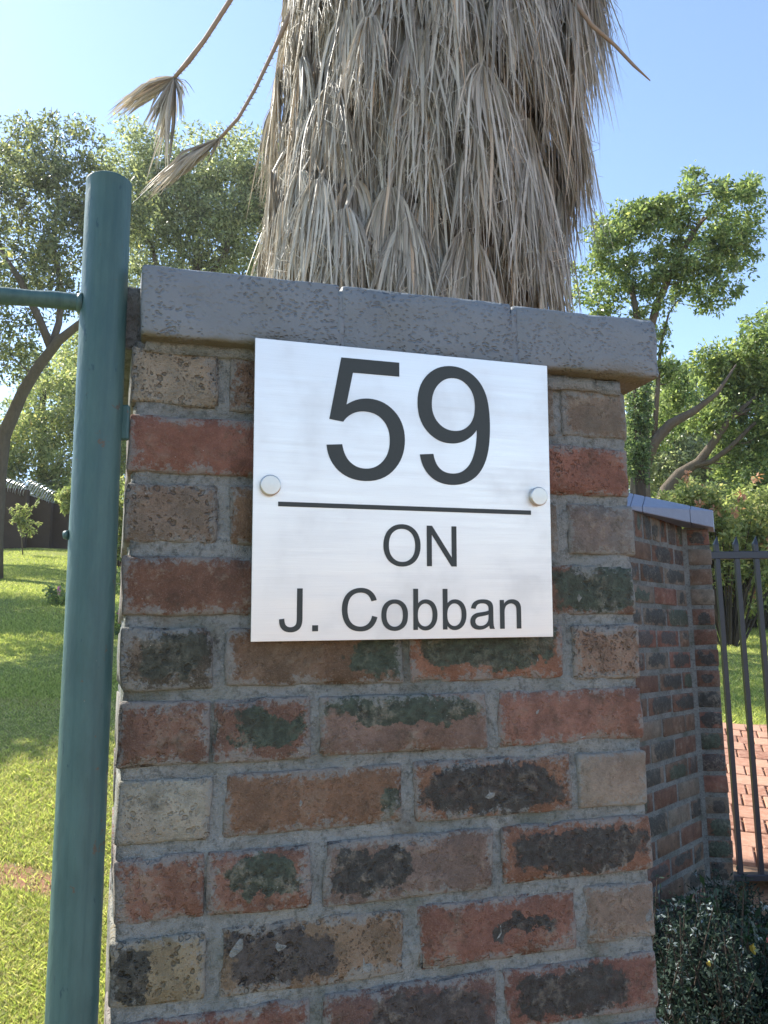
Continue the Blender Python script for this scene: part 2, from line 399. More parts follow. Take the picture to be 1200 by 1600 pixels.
# ------------------------------------------------------------------ bricks
def brick_mesh(hx, hy, hz, seed, r=0.004, amp=0.0016, fine=True):
    """half sizes; arrises rounded and worn, faces slightly uneven; front is -y"""
    def ax(h, n):
        a = [-h, -h + r] + list(np.linspace(-h + r, h - r, n + 2)[1:-1]) + [h - r, h]; return a
    if fine: X, Y, Z = ax(hx, max(4, int(hx * 90))), ax(hy, 2), ax(hz, 3)
    else: X, Y, Z = [-hx, hx], [-hy, hy], [-hz, hz]
    idx = {}; V = []; Fc = []
    off = Vector((seed * 3.7, seed * 1.3, seed * 2.1))
    tw = [rnd.uniform(-1, 1) for _ in range(4)]
    def vid(p):
        k = tuple(round(c, 6) for c in p)
        if k in idx: return idx[k]
        q = Vector(p)
        c = Vector((max(-hx + r, min(hx - r, q.x)), max(-hy + r, min(hy - r, q.y)), max(-hz + r, min(hz - r, q.z))))
        d = q - c
        if d.length > 1e-9: d.normalize(); q = c + d * r
        nn = noise.noise_vector((q + off) * 55) * amp + noise.noise_vector((q + off) * 16) * amp * 1.3
        if d.length > 1e-9:
            k2 = sum(1 for t in d if abs(t) > 0.3)
            chip = noise.noise((q + off) * 38)
            if fine and k2 >= 2 and chip > 0.15: q = q - d * (chip - 0.15) * 0.016
        q = q + nn
        q.z += tw[0] * 0.0012 * q.x / hx; q.x += tw[1] * 0.001 * q.z / hz
        idx[k] = len(V); V.append(q); return idx[k]
    def face(A, B, mk, flip):
        for i in range(len(A) - 1):
            for j in range(len(B) - 1):
                q = [vid(mk(A[i], B[j])), vid(mk(A[i + 1], B[j])), vid(mk(A[i + 1], B[j + 1])), vid(mk(A[i], B[j + 1]))]
                Fc.append(tuple(q[::-1] if flip else q))
    face(X, Z, lambda a, b: (a, -hy, b), False); face(X, Z, lambda a, b: (a, hy, b), True)
    face(Y, Z, lambda a, b: (hx, a, b), False); face(Y, Z, lambda a, b: (-hx, a, b), True)
    face(X, Y, lambda a, b: (a, b, hz), False); face(X, Y, lambda a, b: (a, b, -hz), True)
    me = bpy.data.meshes.new('brick'); me.from_pydata([tuple(v) for v in V], [], Fc); me.update()
    me.polygons.foreach_set('use_smooth', [True] * len(Fc))
    return me

_sr = srgb
def srgb(r, g, b, k=1.0, sat=.78, dim=1.0, tint=(.97, 1.0, .96)):          # fired clay: muted
    c = _sr(r, g, b, k); y_ = .3 * c[0] + .59 * c[1] + .11 * c[2]
    return tuple((y_ + (q - y_) * sat) * dim * t_ for q, t_ in zip(c, tint))
RED = srgb(148, 94, 76); ORANGE = srgb(152, 98, 70); BROWN = srgb(124, 96, 76); TAN = srgb(166, 150, 128)
GREY = srgb(138, 124, 108); DARK = srgb(92, 84, 70); PALE = srgb(172, 164, 146); DRED = srgb(126, 88, 70)
BLACK = srgb(58, 60, 58); GREEN = srgb(62, 76, 62); PURPLE = srgb(74, 68, 66)

def set_brick(o, half, base, patch=None, pits=0.3, bloom=0.35, clean=0.0):
    o['seed'] = (rnd.uniform(-50, 50), rnd.uniform(-50, 50), rnd.uniform(-50, 50))
    o['half'] = tuple(half); o['base'] = tuple(base)
    if patch:
        cx, cz, rx, rz, c = patch
        o['patch'] = (cx * half[0], cz * half[2], 1.0); o['psize'] = (rx * half[0] * 1.12, rz * half[2] * 1.15, 1.0); o['pcol'] = tuple(c)
    else:
        o['patch'] = (0.0, 0.0, 0.0); o['psize'] = (1.0, 1.0, 1.0); o['pcol'] = (0.05, 0.05, 0.05)
    o['pits'] = (float(pits), float(bloom), float(clean))

def rand_style():
    b = rnd.choice([RED, ORANGE, BROWN, TAN, GREY, DRED, BROWN, DRED])
    k = rnd.uniform(0.85, 1.12); b = tuple(c * k for c in b)
    p = None
    if rnd.random() < 0.5: p = (rnd.uniform(-.3, .3), rnd.uniform(-.3, .3), rnd.uniform(.4, .8), rnd.uniform(.4, .75), rnd.choice([BLACK, GREEN, PURPLE, BLACK]))
    return dict(base=b, patch=p, pits=rnd.choice([0, .3, .8]), bloom=rnd.choice([.1, .4, .7]))

# ------------------------------------------------------------------ gate pillar
TH = 0.3189; PX, PY = -0.3018, 0.9633; ZJ = H + 0.2861; CO = 0.0846; BH = 0.0718; JT = CO - BH; PW = 0.692; PD = 0.342
pil = empty('brick_pillar', (PX, PY, 0), TH)
tag(pil, 'weathered brick gate pillar with grey coping carrying the metal number plate', 'pillar')
g_ = lambda b, p=None, q=.3, e=.35: dict(base=b, patch=p, pits=q, bloom=e)
STY = {  # what the photograph shows, course by course from the top, left to right
 0: [g_(TAN, None, 1, .5), g_(BROWN, None, .4, .3), g_(GREY, None, .3, .5), g_(GREY, None, .3, .8)],
 1: [g_(RED, None, .1, .25), g_(RED), g_(srgb(160, 102, 82), None, .7, .2)],
 2: [g_(srgb(142, 122, 104), None, .9, .5), g_(srgb(134, 102, 74), None, .3, .5), g_(GREY), g_(srgb(132, 122, 116), None, .2, .6)],
 3: [g_(DRED, None, .1, .9), g_(BROWN), g_(srgb(132, 98, 80), (.5, .1, .6, .85, GREEN), .4, .3)],
 4: [g_(DARK, (0, .2, .7, .7, srgb(70, 72, 60)), .4, .5), g_(srgb(122, 96, 74), (.75, .1, .32, .8, GREEN), .3, .3), g_(srgb(158, 104, 76), (0, .35, .86, .75, GREEN), .3, .3), g_(srgb(152, 122, 102), None, .9, .5)],
 5: [g_(srgb(130, 94, 78), (.35, .1, .42, .5, GREEN), .4, .4), g_(srgb(142, 112, 98), (0, .5, .85, .45, GREEN), .3, .6), g_(srgb(154, 104, 86), None, .3, .25)],
 6: [g_(PALE, None, .5, .5), g_(srgb(138, 102, 76), (.82, -.25, .14, .5, GREEN), .3, .25), g_(srgb(150, 104, 76), (-.02, -.05, .78, .78, BLACK), .4, .3), g_(srgb(164, 146, 128), None, .2, .9)],
 7: [g_(srgb(142, 98, 80), (.5, -.1, .35, .62, GREEN), .4, .5), g_(srgb(132, 110, 100), (-.45, 0, .42, .62, BLACK), .4, .6), g_(srgb(146, 98, 74), (.08, -.05, .8, .6, BLACK), .4, .35)],
 8: [g_(srgb(152, 134, 102), (-.55, .1, .4, .7, BLACK), 1, .3), g_(srgb(146, 120, 94), (-.42, 0, .5, .85, PURPLE), 1, .4), g_(srgb(146, 96, 80), (.3, -.05, .4, .3, BLACK), .4, .4), g_(srgb(156, 136, 120), None, .4, .8)],
 9: [g_(srgb(138, 90, 76), None, .3, .4), g_(srgb(120, 88, 80), (.2, -.1, .7, .8, PURPLE), .4, .4), g_(srgb(142, 92, 78), (-.2, -.05, .62, .72, BLACK), .3, .3)],
}
brick_tone = srgb; srgb_muted = srgb
def add_brick(x0, x1, y0, y1, z0, z1, st, fine=True, parent=pil, push=0.0):
    hx, hy, hz = (x1 - x0) / 2, (y1 - y0) / 2, (z1 - z0) / 2
    rot = 0
    dx, dz = (rnd.uniform(-.002, .002), rnd.uniform(-.0012, .0012)) if fine else (0, 0)
    o = link('brick', brick_mesh(hx + (rnd.uniform(-.002, .001) if fine else 0), hy, hz + (rnd.uniform(-.0015, .001) if fine else 0), rnd.uniform(0, 99), fine=fine), M['brick'], parent)
    o.location = ((x0 + x1) / 2 + dx, (y0 + y1) / 2 + push, (z0 + z1) / 2 + dz)
    set_brick(o, (hx, hy, hz), **st)
    return o
S1, HD = (PW - 2 * JT) / 3, 0.106
S2 = (PW - 2 * HD - 3 * JT) / 2
for k in range(-0, 19):
    z0 = ZJ - k * CO + JT / 2; z1 = z0 + BH
    if z0 < -0.05: continue
    st = STY.get(k) or [rand_style() for _ in range(4)]
    fine = k <= 11
    if k % 2 == 0:
        xs = [(0, HD, 0, .222), (HD + JT, HD + JT + S2, 0, HD), (HD + 2 * JT + S2, HD + 2 * JT + 2 * S2, 0, HD), (PW - HD, PW, 0, .222)]
        bk = [(0, S1), (S1 + JT, 2 * S1 + JT), (2 * S1 + 2 * JT, PW)]
        back = [(a, b, .222 + JT, PD) for a, b in bk]
    else:
        xs = [(0, S1, 0, HD), (S1 + JT, 2 * S1 + JT, 0, HD), (2 * S1 + 2 * JT, PW, 0, HD)]
        back = [(0, HD, HD + JT, PD), (PW - HD, PW, HD + JT, PD), (HD + JT, HD + JT + S2, PD - HD, PD), (HD + 2 * JT + S2, PW - HD - JT, PD - HD, PD)]
    if k in (5, 7):         # the first stretcher is two bats with a hair joint
        xs = [(0, .100, 0, HD), (.105, S1, 0, HD)] + xs[1:]
        st = [dict(st[0], patch=None)] + [dict(st[0], patch=(.1, .1, .62, .5, GREEN))] + st[1:]
    for q, s_ in zip(xs, st): add_brick(*q, z0, z1, s_, fine, push=rnd.uniform(-.0025, .0015))
    for q in back: add_brick(*q, z0, z1, rand_style(), False)

def lumpy_box(name, a, b, seg, mat, parent, amp, seed, freq=30):
    """box whose faces are finely divided and roughened: mortar"""
    x0, y0, z0 = a; x1, y1, z1 = b
    V, Fc, idx = [], [], {}
    ax = [np.linspace(x0, x1, max(2, int((x1 - x0) / seg) + 1)), np.linspace(y0, y1, max(2, int((y1 - y0) / seg) + 1)), np.linspace(z0, z1, max(2, int((z1 - z0) / seg) + 1))]
    def vid(p):
        k = tuple(round(c, 6) for c in p)
        if k not in idx:
            q = Vector(p); q = q + noise.noise_vector(q * freq + Vector((seed, seed, seed))) * amp + noise.noise_vector(q * freq * 3.1 + Vector((seed, 0, seed))) * amp * .5
            idx[k] = len(V); V.append(q)
        return idx[k]
    def face(i, j, kx, val, flip):
        for u in range(len(ax[i]) - 1):
            for v in range(len(ax[j]) - 1):
                q = []
                for du, dv in ((0, 0), (1, 0), (1, 1), (0, 1)):
                    p = [0, 0, 0]; p[i] = ax[i][u + du]; p[j] = ax[j][v + dv]; p[kx] = val; q.append(vid(p))
                Fc.append(tuple(q[::-1] if flip else q))
    face(0, 2, 1, y0, False); face(0, 2, 1, y1, True); face(1, 2, 0, x1, False); face(1, 2, 0, x0, True)
    face(0, 1, 2, z1, False); face(0, 1, 2, z0, True)
    return mobj(name, V, Fc, mat, parent, True)

RZ = ZJ + CO - JT / 2            # top of the uppermost course
lumpy_box('mortar', (.005, .0042, 0), (PW - .005, PD - .006, RZ + .008), .0085, M['mortar'], pil, .0040, 3.3, 45)

# coping: three grey painted bricks, rising slightly to the right, and the rough mortar end
cope = empty('coping', (0, 0, 0)); cope.parent = pil
cx = [.008, .2555, .5015, .738]
tilt = math.atan2(.0125, .72)
cz0 = RZ + .0045
for i in range(3):
    a, b = cx[i] + (.0004 if i else 0), cx[i + 1] - (.0004 if i < 2 else 0)
    hx, hy, hz = (b - a) / 2, (PD + .045) / 2, .0455
    me = brick_mesh(hx, hy, hz, 11.3 * i + 2, r=.0065 if i == 2 else .004, amp=.0010)
    o = link('coping_brick', me, M['cap'], cope)
    o.location = ((a + b) / 2, -.024 + hy, cz0 + hz + ((a + b) / 2 - cx[0]) * math.tan(tilt)); o.rotation_euler = (0, -tilt, 0)
    o['seed'] = (i * 3.1, i * 1.7, i * 5.9)
bedm = lumpy_box('bedding_mortar', (.016, -.004, RZ - .006), (PW - .012, PD, RZ + .014), .012, M['mortar'], pil, .004, 8.1)
lumpy_box('mortar_joint', (.2500, -.0232, cz0 + .003), (.2610, PD, cz0 + .087), .01, M['cap'], cope, .0015, 2.2)
lumpy_box('mortar_joint', (.4960, -.0232, cz0 + .008), (.5070, PD, cz0 + .091), .01, M['cap'], cope, .0015, 5.2)
for o in bpy.data.objects:
    if o.name.startswith('mortar_joint'): o['seed'] = (1.0, 2.0, 3.0)
lumpy_box('end_mortar', (-.022, .020, RZ + .002), (.012, PD - .02, cz0 + .078), .01, M['mortar'], cope, .007, 4.4, 26)

# ------------------------------------------------------------------ number plate
GL = {
'5': (1139, "M85 384 L274 400 Q295 262 371.5 192.5 Q448 123 556 123 Q686 123 776 221 Q866 319 866 481 Q866 635 779.5 724 Q693 813 553 813 Q466 813 396 773.5 Q326 734 286 671 L117 693 L259 1446 L988 1446 L988 1274 L403 1274 L324 880 Q456 972 601 972 Q793 972 925 839 Q1057 706 1057 497 Q1057 298 941 153 Q800 -25 556 -25 Q356 -25 229.5 87 Q103 199 85 384 Z"),
'9': (1139, "M112 331 L285 347 Q307 225 369 170 Q431 115 528 115 Q611 115 673.5 153 Q736 191 776 254.5 Q816 318 843 426 Q870 534 870 646 Q870 658 869 682 Q815 596 721.5 542.5 Q628 489 519 489 Q337 489 211 621 Q85 753 85 969 Q85 1192 216.5 1328 Q348 1464 546 1464 Q689 1464 807.5 1387 Q926 1310 987.5 1167.5 Q1049 1025 1049 755 Q1049 474 988 307.5 Q927 141 806.5 58 Q686 -25 524 -25 Q352 -25 243 70.5 Q134 166 112 331 Z M849 978 Q849 1133 766.5 1224 Q684 1315 568 1315 Q448 1315 359 1217 Q270 1119 270 963 Q270 823 354.5 735.5 Q439 648 563 648 Q688 648 768.5 735.5 Q849 823 849 978 Z"),
'O': (1593, "M99 714 Q99 1079 295 1285.5 Q491 1492 801 1492 Q1004 1492 1167 1395 Q1330 1298 1415.5 1124.5 Q1501 951 1501 731 Q1501 508 1411 332 Q1321 156 1156 65.5 Q991 -25 800 -25 Q593 -25 430 75 Q267 175 183 348 Q99 521 99 714 Z M299 711 Q299 446 441.5 293.5 Q584 141 799 141 Q1018 141 1159.5 295 Q1301 449 1301 732 Q1301 911 1240.5 1044.5 Q1180 1178 1063.5 1251.5 Q947 1325 802 1325 Q596 1325 447.5 1183.5 Q299 1042 299 711 Z"),
'N': (1479, "M156 0 L156 1466 L355 1466 L1125 315 L1125 1466 L1311 1466 L1311 0 L1112 0 L342 1152 L342 0 Z"),
'J': (1024, "M59 416 L234 440 Q241 272 297 210 Q353 148 452 148 Q525 148 578 181.5 Q631 215 651 272.5 Q671 330 671 456 L671 1466 L865 1466 L865 467 Q865 283 820.5 182 Q776 81 679.5 28 Q583 -25 453 -25 Q260 -25 157.5 86 Q55 197 59 416 Z"),
'.': (569, "M186 0 L186 205 L391 205 L391 0 Z"), ' ': (569, ""),
'C': (1479, "M1204 514 L1398 465 Q1337 226 1178.5 100.5 Q1020 -25 791 -25 Q554 -25 405.5 71.5 Q257 168 179.5 351 Q102 534 102 744 Q102 973 189.5 1143.5 Q277 1314 438.5 1402.5 Q600 1491 794 1491 Q1014 1491 1164 1379 Q1314 1267 1373 1064 L1182 1019 Q1131 1179 1034 1252 Q937 1325 790 1325 Q621 1325 507.5 1244 Q394 1163 348 1026.5 Q302 890 302 745 Q302 558 356.5 418.5 Q411 279 526 210 Q641 141 775 141 Q938 141 1051 235 Q1164 329 1204 514 Z"),
'o': (1139, "M68 531 Q68 826 232 968 Q369 1086 566 1086 Q785 1086 924 942.5 Q1063 799 1063 546 Q1063 341 1001.5 223.5 Q940 106 822.5 41 Q705 -24 566 -24 Q343 -24 205.5 119 Q68 262 68 531 Z M253 531 Q253 327 342 225.5 Q431 124 566 124 Q700 124 789 226 Q878 328 878 537 Q878 734 788.5 835.5 Q699 937 566 937 Q431 937 342 836 Q253 735 253 531 Z"),
'b': (1139, "M301 0 L134 0 L134 1466 L314 1466 L314 943 Q428 1086 605 1086 Q703 1086 790.5 1046.5 Q878 1007 934.5 935.5 Q991 864 1023 763 Q1055 662 1055 547 Q1055 274 920 125 Q785 -24 596 -24 Q408 -24 301 133 Z M299 539 Q299 348 351 263 Q436 124 581 124 Q699 124 785 226.5 Q871 329 871 532 Q871 740 788.5 839 Q706 938 589 938 Q471 938 385 835.5 Q299 733 299 539 Z"),
'a': (1139, "M828 131 Q728 46 635.5 11 Q543 -24 437 -24 Q262 -24 168 61.5 Q74 147 74 280 Q74 358 109.5 422.5 Q145 487 202.5 526 Q260 565 332 585 Q385 599 492 612 Q710 638 813 674 Q814 711 814 721 Q814 831 763 876 Q694 937 558 937 Q431 937 370.5 892.5 Q310 848 281 735 L105 759 Q129 872 184 941.5 Q239 1011 343 1048.5 Q447 1086 584 1086 Q720 1086 805 1054 Q890 1022 930 973.5 Q970 925 986 851 Q995 805 995 685 L995 445 Q995 194 1006.5 127.5 Q1018 61 1052 0 L864 0 Q836 56 828 131 Z M813 533 Q715 493 519 465 Q408 449 362 429 Q316 409 291 370.5 Q266 332 266 285 Q266 213 320.5 165 Q375 117 480 117 Q584 117 665 162.5 Q746 208 784 287 Q813 348 813 467 Z"),
'n': (1139, "M135 0 L135 1062 L297 1062 L297 911 Q414 1086 635 1086 Q731 1086 811.5 1051.5 Q892 1017 932 961 Q972 905 988 828 Q998 778 998 653 L998 0 L818 0 L818 646 Q818 756 797 810.5 Q776 865 722.5 897.5 Q669 930 597 930 Q482 930 398.5 857 Q315 784 315 580 L315 0 Z"),
}
def glyph_loops(path):
    import re
    tok = re.findall(r'[MLQZ]|-?[\d.]+', path); i = 0; loops = []; cur = None
    while i < len(tok):
        t = tok[i]
        if t == 'M': cur = [(float(tok[i + 1]), float(tok[i + 2]))]; loops.append(cur); i += 3
        elif t == 'L': cur.append((float(tok[i + 1]), float(tok[i + 2]))); i += 3
        elif t == 'Q':
            p0 = cur[-1]; c = (float(tok[i + 1]), float(tok[i + 2])); p1 = (float(tok[i + 3]), float(tok[i + 4]))
            for k in range(1, 8):
                s = k / 7; cur.append(tuple((1 - s) ** 2 * p0[d] + 2 * s * (1 - s) * c[d] + s * s * p1[d] for d in (0, 1)))
            i += 5
        else:
            if abs(cur[0][0] - cur[-1][0]) + abs(cur[0][1] - cur[-1][1]) < 1e-6: cur.pop()
            i += 1
    return loops
def glyph_mesh(ch, sc):
    cu = bpy.data.curves.new('g', 'CURVE'); cu.dimensions = '2D'; cu.fill_mode = 'BOTH'; cu.extrude = 0.0005
    for lp in glyph_loops(GL[ch][1]):
        sp = cu.splines.new('POLY'); sp.points.add(len(lp) - 1)
        for p, q in zip(sp.points, lp): p.co = (q[0] * sc, q[1] * sc, 0, 1)
        sp.use_cyclic_u = True
    to = bpy.data.objects.new('g', cu); COL.objects.link(to)
    bpy.context.view_layer.update()
    me = bpy.data.meshes.new_from_object(to.evaluated_get(bpy.context.evaluated_depsgraph_get()))
    bpy.data.objects.remove(to); return me

SW, SH, ST = .40, .367, .003
sn = Vector((math.sin(TH), -math.cos(TH), 0)); su = Vector((math.cos(TH), math.sin(TH), 0))
def face_pt(u, v, off): return Vector((PX, PY, ZJ)) + su * u + sn * off + Vector((0, 0, v))
bl = face_pt(.1450, -.2790, .020); tl = face_pt(.1434, .0872, .040); br = face_pt(.5435, -.2757, .020)
ex = (br - bl).normalized(); ez = (tl - bl); ez = (ez - ex * ez.dot(ex)).normalized(); ey = ez.cross(ex)
plate = empty('number_plate'); tag(plate, 'square brushed metal plate reading 59 ON J. Cobban bolted to the pillar', 'sign')
mm = Matrix((ex, ey, ez)).transposed().to_4x4(); mm.translation = bl; plate.matrix_world = mm
bmx = MB(); bmx.box((0, 0, 0), (SW, ST, SH)); po = bmx.build('panel', M['plate'], plate)
bv = po.modifiers.new('bevel', 'BEVEL'); bv.width = .0005; bv.segments = 2
def put_text(txt, x, base, sc, names):
    cache = {}
    for ch, nm in zip(txt, names):
        if ch != ' ':
            if ch not in cache: cache[ch] = glyph_mesh(ch, sc)
            o = link(nm, cache[ch], M['ink'], plate)
            o.matrix_local = Matrix.Translation((x, -.0003, base)) @ Matrix.Rotation(math.pi / 2, 4, 'X')
        x += GL[ch][0] * sc
put_text('59', .0900 - 85 * .0001057, .1992, .0001057, ['digit', 'digit'])
put_text('ON', .1638 - 99 * .000035, .0912, .0000352, ['letter'] * 2)
put_text('J. Cobban', .0331 - 55 * .000035, .0114, .000035, ['letter', 'full_stop'] + ['letter'] * 7)
bmx = MB(); bmx.box((.0304, -.0008, .1612), (.3704, .0002, .1668)); bmx.build('divider_line', M['ink'], plate)
def lathe(prof, n=32):
    b = MB(); V = []; Fc = []
    for r, h in prof: V += [(r * math.cos(2 * math.pi * k / n), -h, r * math.sin(2 * math.pi * k / n)) for k in range(n)]
    for i in range(len(prof) - 1):
        for k in range(n): Fc.append((i * n + k, i * n + n * 0 + (k + 1) % n, (i + 1) * n + (k + 1) % n, (i + 1) * n + k))
    Fc.append(tuple(range((len(prof) - 1) * n, len(prof) * n)))
    return V, Fc
for bx in (.020, .3802):
    V, Fc = lathe([(.0085, -.0275), (.0085, 0), (.0125, .0003), (.0127, .0055), (.0122, .0066), (.0112, .0072), (.0001, .0074)])
    o = mobj('standoff_bolt', V, Fc, M['steel'], plate); o.location = (bx, 0, .1857)
    o.data.polygons.foreach_set('use_smooth', [False] * len(Fc))

# ------------------------------------------------------------------ green fence post with rail
PYp = .955; pxc = -.3518 * PYp; PR = .0268; ptop = H + .603 * PYp
post = empty('fence_post', (pxc, PYp, 0)); tag(post, 'green painted steel pipe post left of the brick pillar with a side rail', 'post')
V, Fc = [], []
NS = 40; zs = list(np.linspace(-.1, ptop - .008, 120)); prof = [(PR, z) for z in zs] + [(PR + .0006, ptop - .0055), (PR - .002, ptop - .0035), (PR - .006, ptop - .001), (PR * .5, ptop + .001), (.0005, ptop + .002)]
for r, z in prof:
    for k in range(NS):
        a = 2 * math.pi * k / NS
        rr = r * (1 + .012 * noise.noise(Vector((math.cos(a) * 1.5, math.sin(a) * 1.5, z * 9)))) + .0005 * noise.noise(Vector((math.cos(a) * 6, math.sin(a) * 6, z * 45)))
        V.append((rr * math.cos(a), rr * math.sin(a), z))
for i in range(len(prof) - 1):
    for k in range(NS): Fc.append((i * NS + k, i * NS + (k + 1) % NS, (i + 1) * NS + (k + 1) % NS, (i + 1) * NS + k))
mobj('post_tube', V, Fc, M['green'], post, True)
b = MB(); rl = []
for i in range(40):
    t = .018 + 2.4 * (i / 39) ** 1.6
    rl.append((-math.cos(TH) * t, -math.sin(TH) * t, .410 + H + .0012 * math.sin(t * 40)))
b.tube(rl, [.0100 + .0006 * rnd.uniform(-1, 1) for _ in rl], 14); b.build('rail', M['green'], post, True)
b = MB(); b.tube([(-.0245 * math.cos(TH), -.0245 * math.sin(TH), .410 + H), (-.031 * math.cos(TH), -.031 * math.sin(TH), .410 + H)], [.0145, .0105], 14); b.build('weld', M['green'], post, True)
b = MB(); b.box((.022, .004, H + .245), (.034, .012, H + .288)); o = b.build('lug', M['green'], post); mdf = o.modifiers.new('bevel', 'BEVEL'); mdf.width = .002
b = MB(); b.tube([(-PR + .002, -.010, H - .205 + .335), (-PR - .0035, -.010, H + .130)], [.006, .0045], 10); b.build('bolt_stub', M['green'], post, True)

# ------------------------------------------------------------------ low wall with sloping coping beside the gate
WX, WY = 1.2815, 3.55; WD = Vector((.3115, .37, 0)).normalized(); WANG = math.atan2(WD.y, WD.x)
ZTOP = 1.7555; RL = .106
wall = empty('side_wall', (WX, WY, ground(WX, WY) - .02)); tag(wall, 'low brick wall with blue grey coping between the pillar and the black gate', 'wall')
gz = ground(WX, WY) - .02
def wall_brick(u0, u1, z0, z1, frame, st, depth=.106):
    hx, hz = (u1 - u0) / 2, (z1 - z0) / 2
    o = link('brick', brick_mesh(hx, depth / 2, hz, rnd.uniform(0, 99), r=.005, amp=.0012, fine=False) if False else brick_mesh(hx, depth / 2, hz, rnd.uniform(0, 99), fine=False), M['brick'], wall)
    bvm = o.modifiers.new('bevel', 'BEVEL'); bvm.width = .004; bvm.segments = 1
    org, ang, nrm = frame
    d = Vector((math.cos(ang), math.sin(ang), 0))
    p = org + d * ((u0 + u1) / 2) + nrm * (-depth / 2 + rnd.uniform(-.002, .002))
    o.location = (p.x, p.y, (z0 + z1) / 2 - gz); o.rotation_euler = (0, 0, ang)
    set_brick(o, (hx, depth / 2, hz), **st)
def wall_style():
    s = rand_style(); k = .9; s['base'] = tuple(c * k for c in (rnd.choice([DRED, BROWN, RED, DRED, GREY]))); s['bloom'] = rnd.choice([.2, .4]); s['pits'] = rnd.choice([0, .3]); s['clean'] = .75
    if rnd.random() < .55: s['patch'] = (rnd.uniform(-.2, .2), 0, rnd.uniform(.6, .95), rnd.uniform(.6, .9), rnd.choice([BLACK, PURPLE, BLACK, GREEN]))
    return s
srgb = _sr
wn = Vector((WD.y, -WD.x, 0)); fr = (Vector((0, 0, 0)), WANG, wn)
LW = 1.15                                           # the wall runs on behind the big pillar
u = -.004
while u > -LW: wall_brick(u - .070, u, ZTOP - RL + .006, ZTOP, fr, wall_style()); u -= .083
zc = ZTOP - RL; k = 0
while zc > .15:
    u = -.004 if k % 2 else -.110
    if k % 2 == 0: wall_brick(-.104, -.004, zc - .0775, zc - .0065, fr, wall_style()); u = -.116
    while u > -LW + .05: wall_brick(max(u - .222, -LW), u, zc - .0775, zc - .0065, fr, wall_style()); u -= .234
    zc -= .0846; k += 1
pf = (Vector((.012, -.004, 0)), math.radians(-8), Vector((math.sin(math.radians(-8)), -math.cos(math.radians(-8)), 0)))
zc = 1.7395; k = 0
while zc > .15:
    wall_brick(0, .098 + rnd.uniform(-.004, .004), zc - .0775, zc - .0065, pf, wall_style(), depth=.215); zc -= .0846; k += 1
b = MB()
def oriented(bm, org, d, nrm, u0, u1, d0, d1, z0, z1):
    P = [org + d * u_ + nrm * -q + Vector((0, 0, z_ - gz)) for z_ in (z0, z1) for (u_, q) in ((u0, d0), (u1, d0), (u1, d1), (u0, d1))]
    bm.add(P, [(0, 3, 2, 1), (4, 5, 6, 7), (0, 1, 5, 4), (1, 2, 6, 5), (2, 3, 7, 6), (3, 0, 4, 7)])
oriented(b, Vector((0, 0, 0)), WD, wn, -LW, .004, .005, .105, gz, ZTOP + .004)
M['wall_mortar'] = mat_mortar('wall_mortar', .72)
b.build('mortar', M['wall_mortar'], wall)
b = MB(); pd_ = Vector((math.cos(pf[1]), math.sin(pf[1]), 0)); oriented(b, pf[0], pd_, pf[2], -.004, .094, .006, .208, gz, 1.7395); b.build('mortar', M['wall_mortar'], wall)
b = MB(); b.box((-.012, -.002, 0), (.016, .09, 1.735 - gz)); b.build('corner_mortar', M['wall_mortar'], wall)
# coping slab: front edge A-B, back edge C-D, higher at the back
A = Vector((.943, 3.15, 1.773)); B = Vector((1.395, 3.50, 1.806)); Cc = Vector((1.035, 3.40, 1.864)); D = Vector((1.462, 3.66, 1.831))
dl = (A - B).normalized(); dl2 = (Cc - D).normalized()
A2 = A + Vector((dl.x, dl.y, -.04)) * .62; C2 = Cc + Vector((dl2.x, dl2.y, .05)) * .62
M['cope2'] = mat_simple('blue_grey_coping_paint', srgb(120, 128, 146), .55, 0, 30, .15, .002)
def cope_piece(a, b_, c, d, za, zb):
    top = [a, b_, d, c]; V = [Vector(p) - Vector((WX, WY, gz)) for p in top]
    low = [Vector((p.x, p.y, z)) - Vector((WX, WY, gz)) for p, z in zip(top, (za, zb, zb, za))]
    o = mobj('coping_piece', low + V, [(0, 3, 2, 1), (4, 5, 6, 7), (0, 1, 5, 4), (1, 2, 6, 5), (2, 3, 7, 6), (3, 0, 4, 7)], M['cope2'], wall)
    q = o.modifiers.new('bevel', 'BEVEL'); q.width = .004; q.segments = 2
zb = lambda t: 1.757 + (1.732 - 1.757) * t
ts = [(0, .13), (.134, .70), (.704, 1.0)]
for t0, t1 in ts: cope_piece(A.lerp(B, t0), A.lerp(B, t1), Cc.lerp(D, t0), Cc.lerp(D, t1), zb(t0), zb(t1))
cope_piece(A2, A.lerp(B, -.004), C2, Cc.lerp(D, -.004), 1.757, 1.757)

# ------------------------------------------------------------------ black gate
GYd = 3.92; gx0 = .392 * GYd; gzb = H - .262 * GYd; gzt = H + .1085 * GYd
gate = empty('metal_gate', (gx0, GYd, gzb - .06)); tag(gate, 'black steel bar gate with spear points right of the low brick wall', 'gate')
GLn = 2.4; oz = gzb - .06
b = MB(); b.box((-.09, -.014, gzt - .036 - oz), (GLn, .014, gzt - oz)); o = b.build('top_rail', M['black_iron'], gate)
q = o.modifiers.new('bevel', 'BEVEL'); q.width = .003
b = MB(); b.box((-.06, -.030, gzb - .012 - oz), (GLn, .030, gzb + .014 - oz)); o = b.build('bottom_rail', M['black_iron'], gate)
q = o.modifiers.new('bevel', 'BEVEL'); q.width = .003
mb = MB(); hb = .0105; mb.box((-hb, -hb, 0), (hb, hb, gzt - .036 - gzb - .014)); me_bar = mb.build('bar', M['black_iron']).data
bpy.data.objects.remove(bpy.data.objects['bar'])
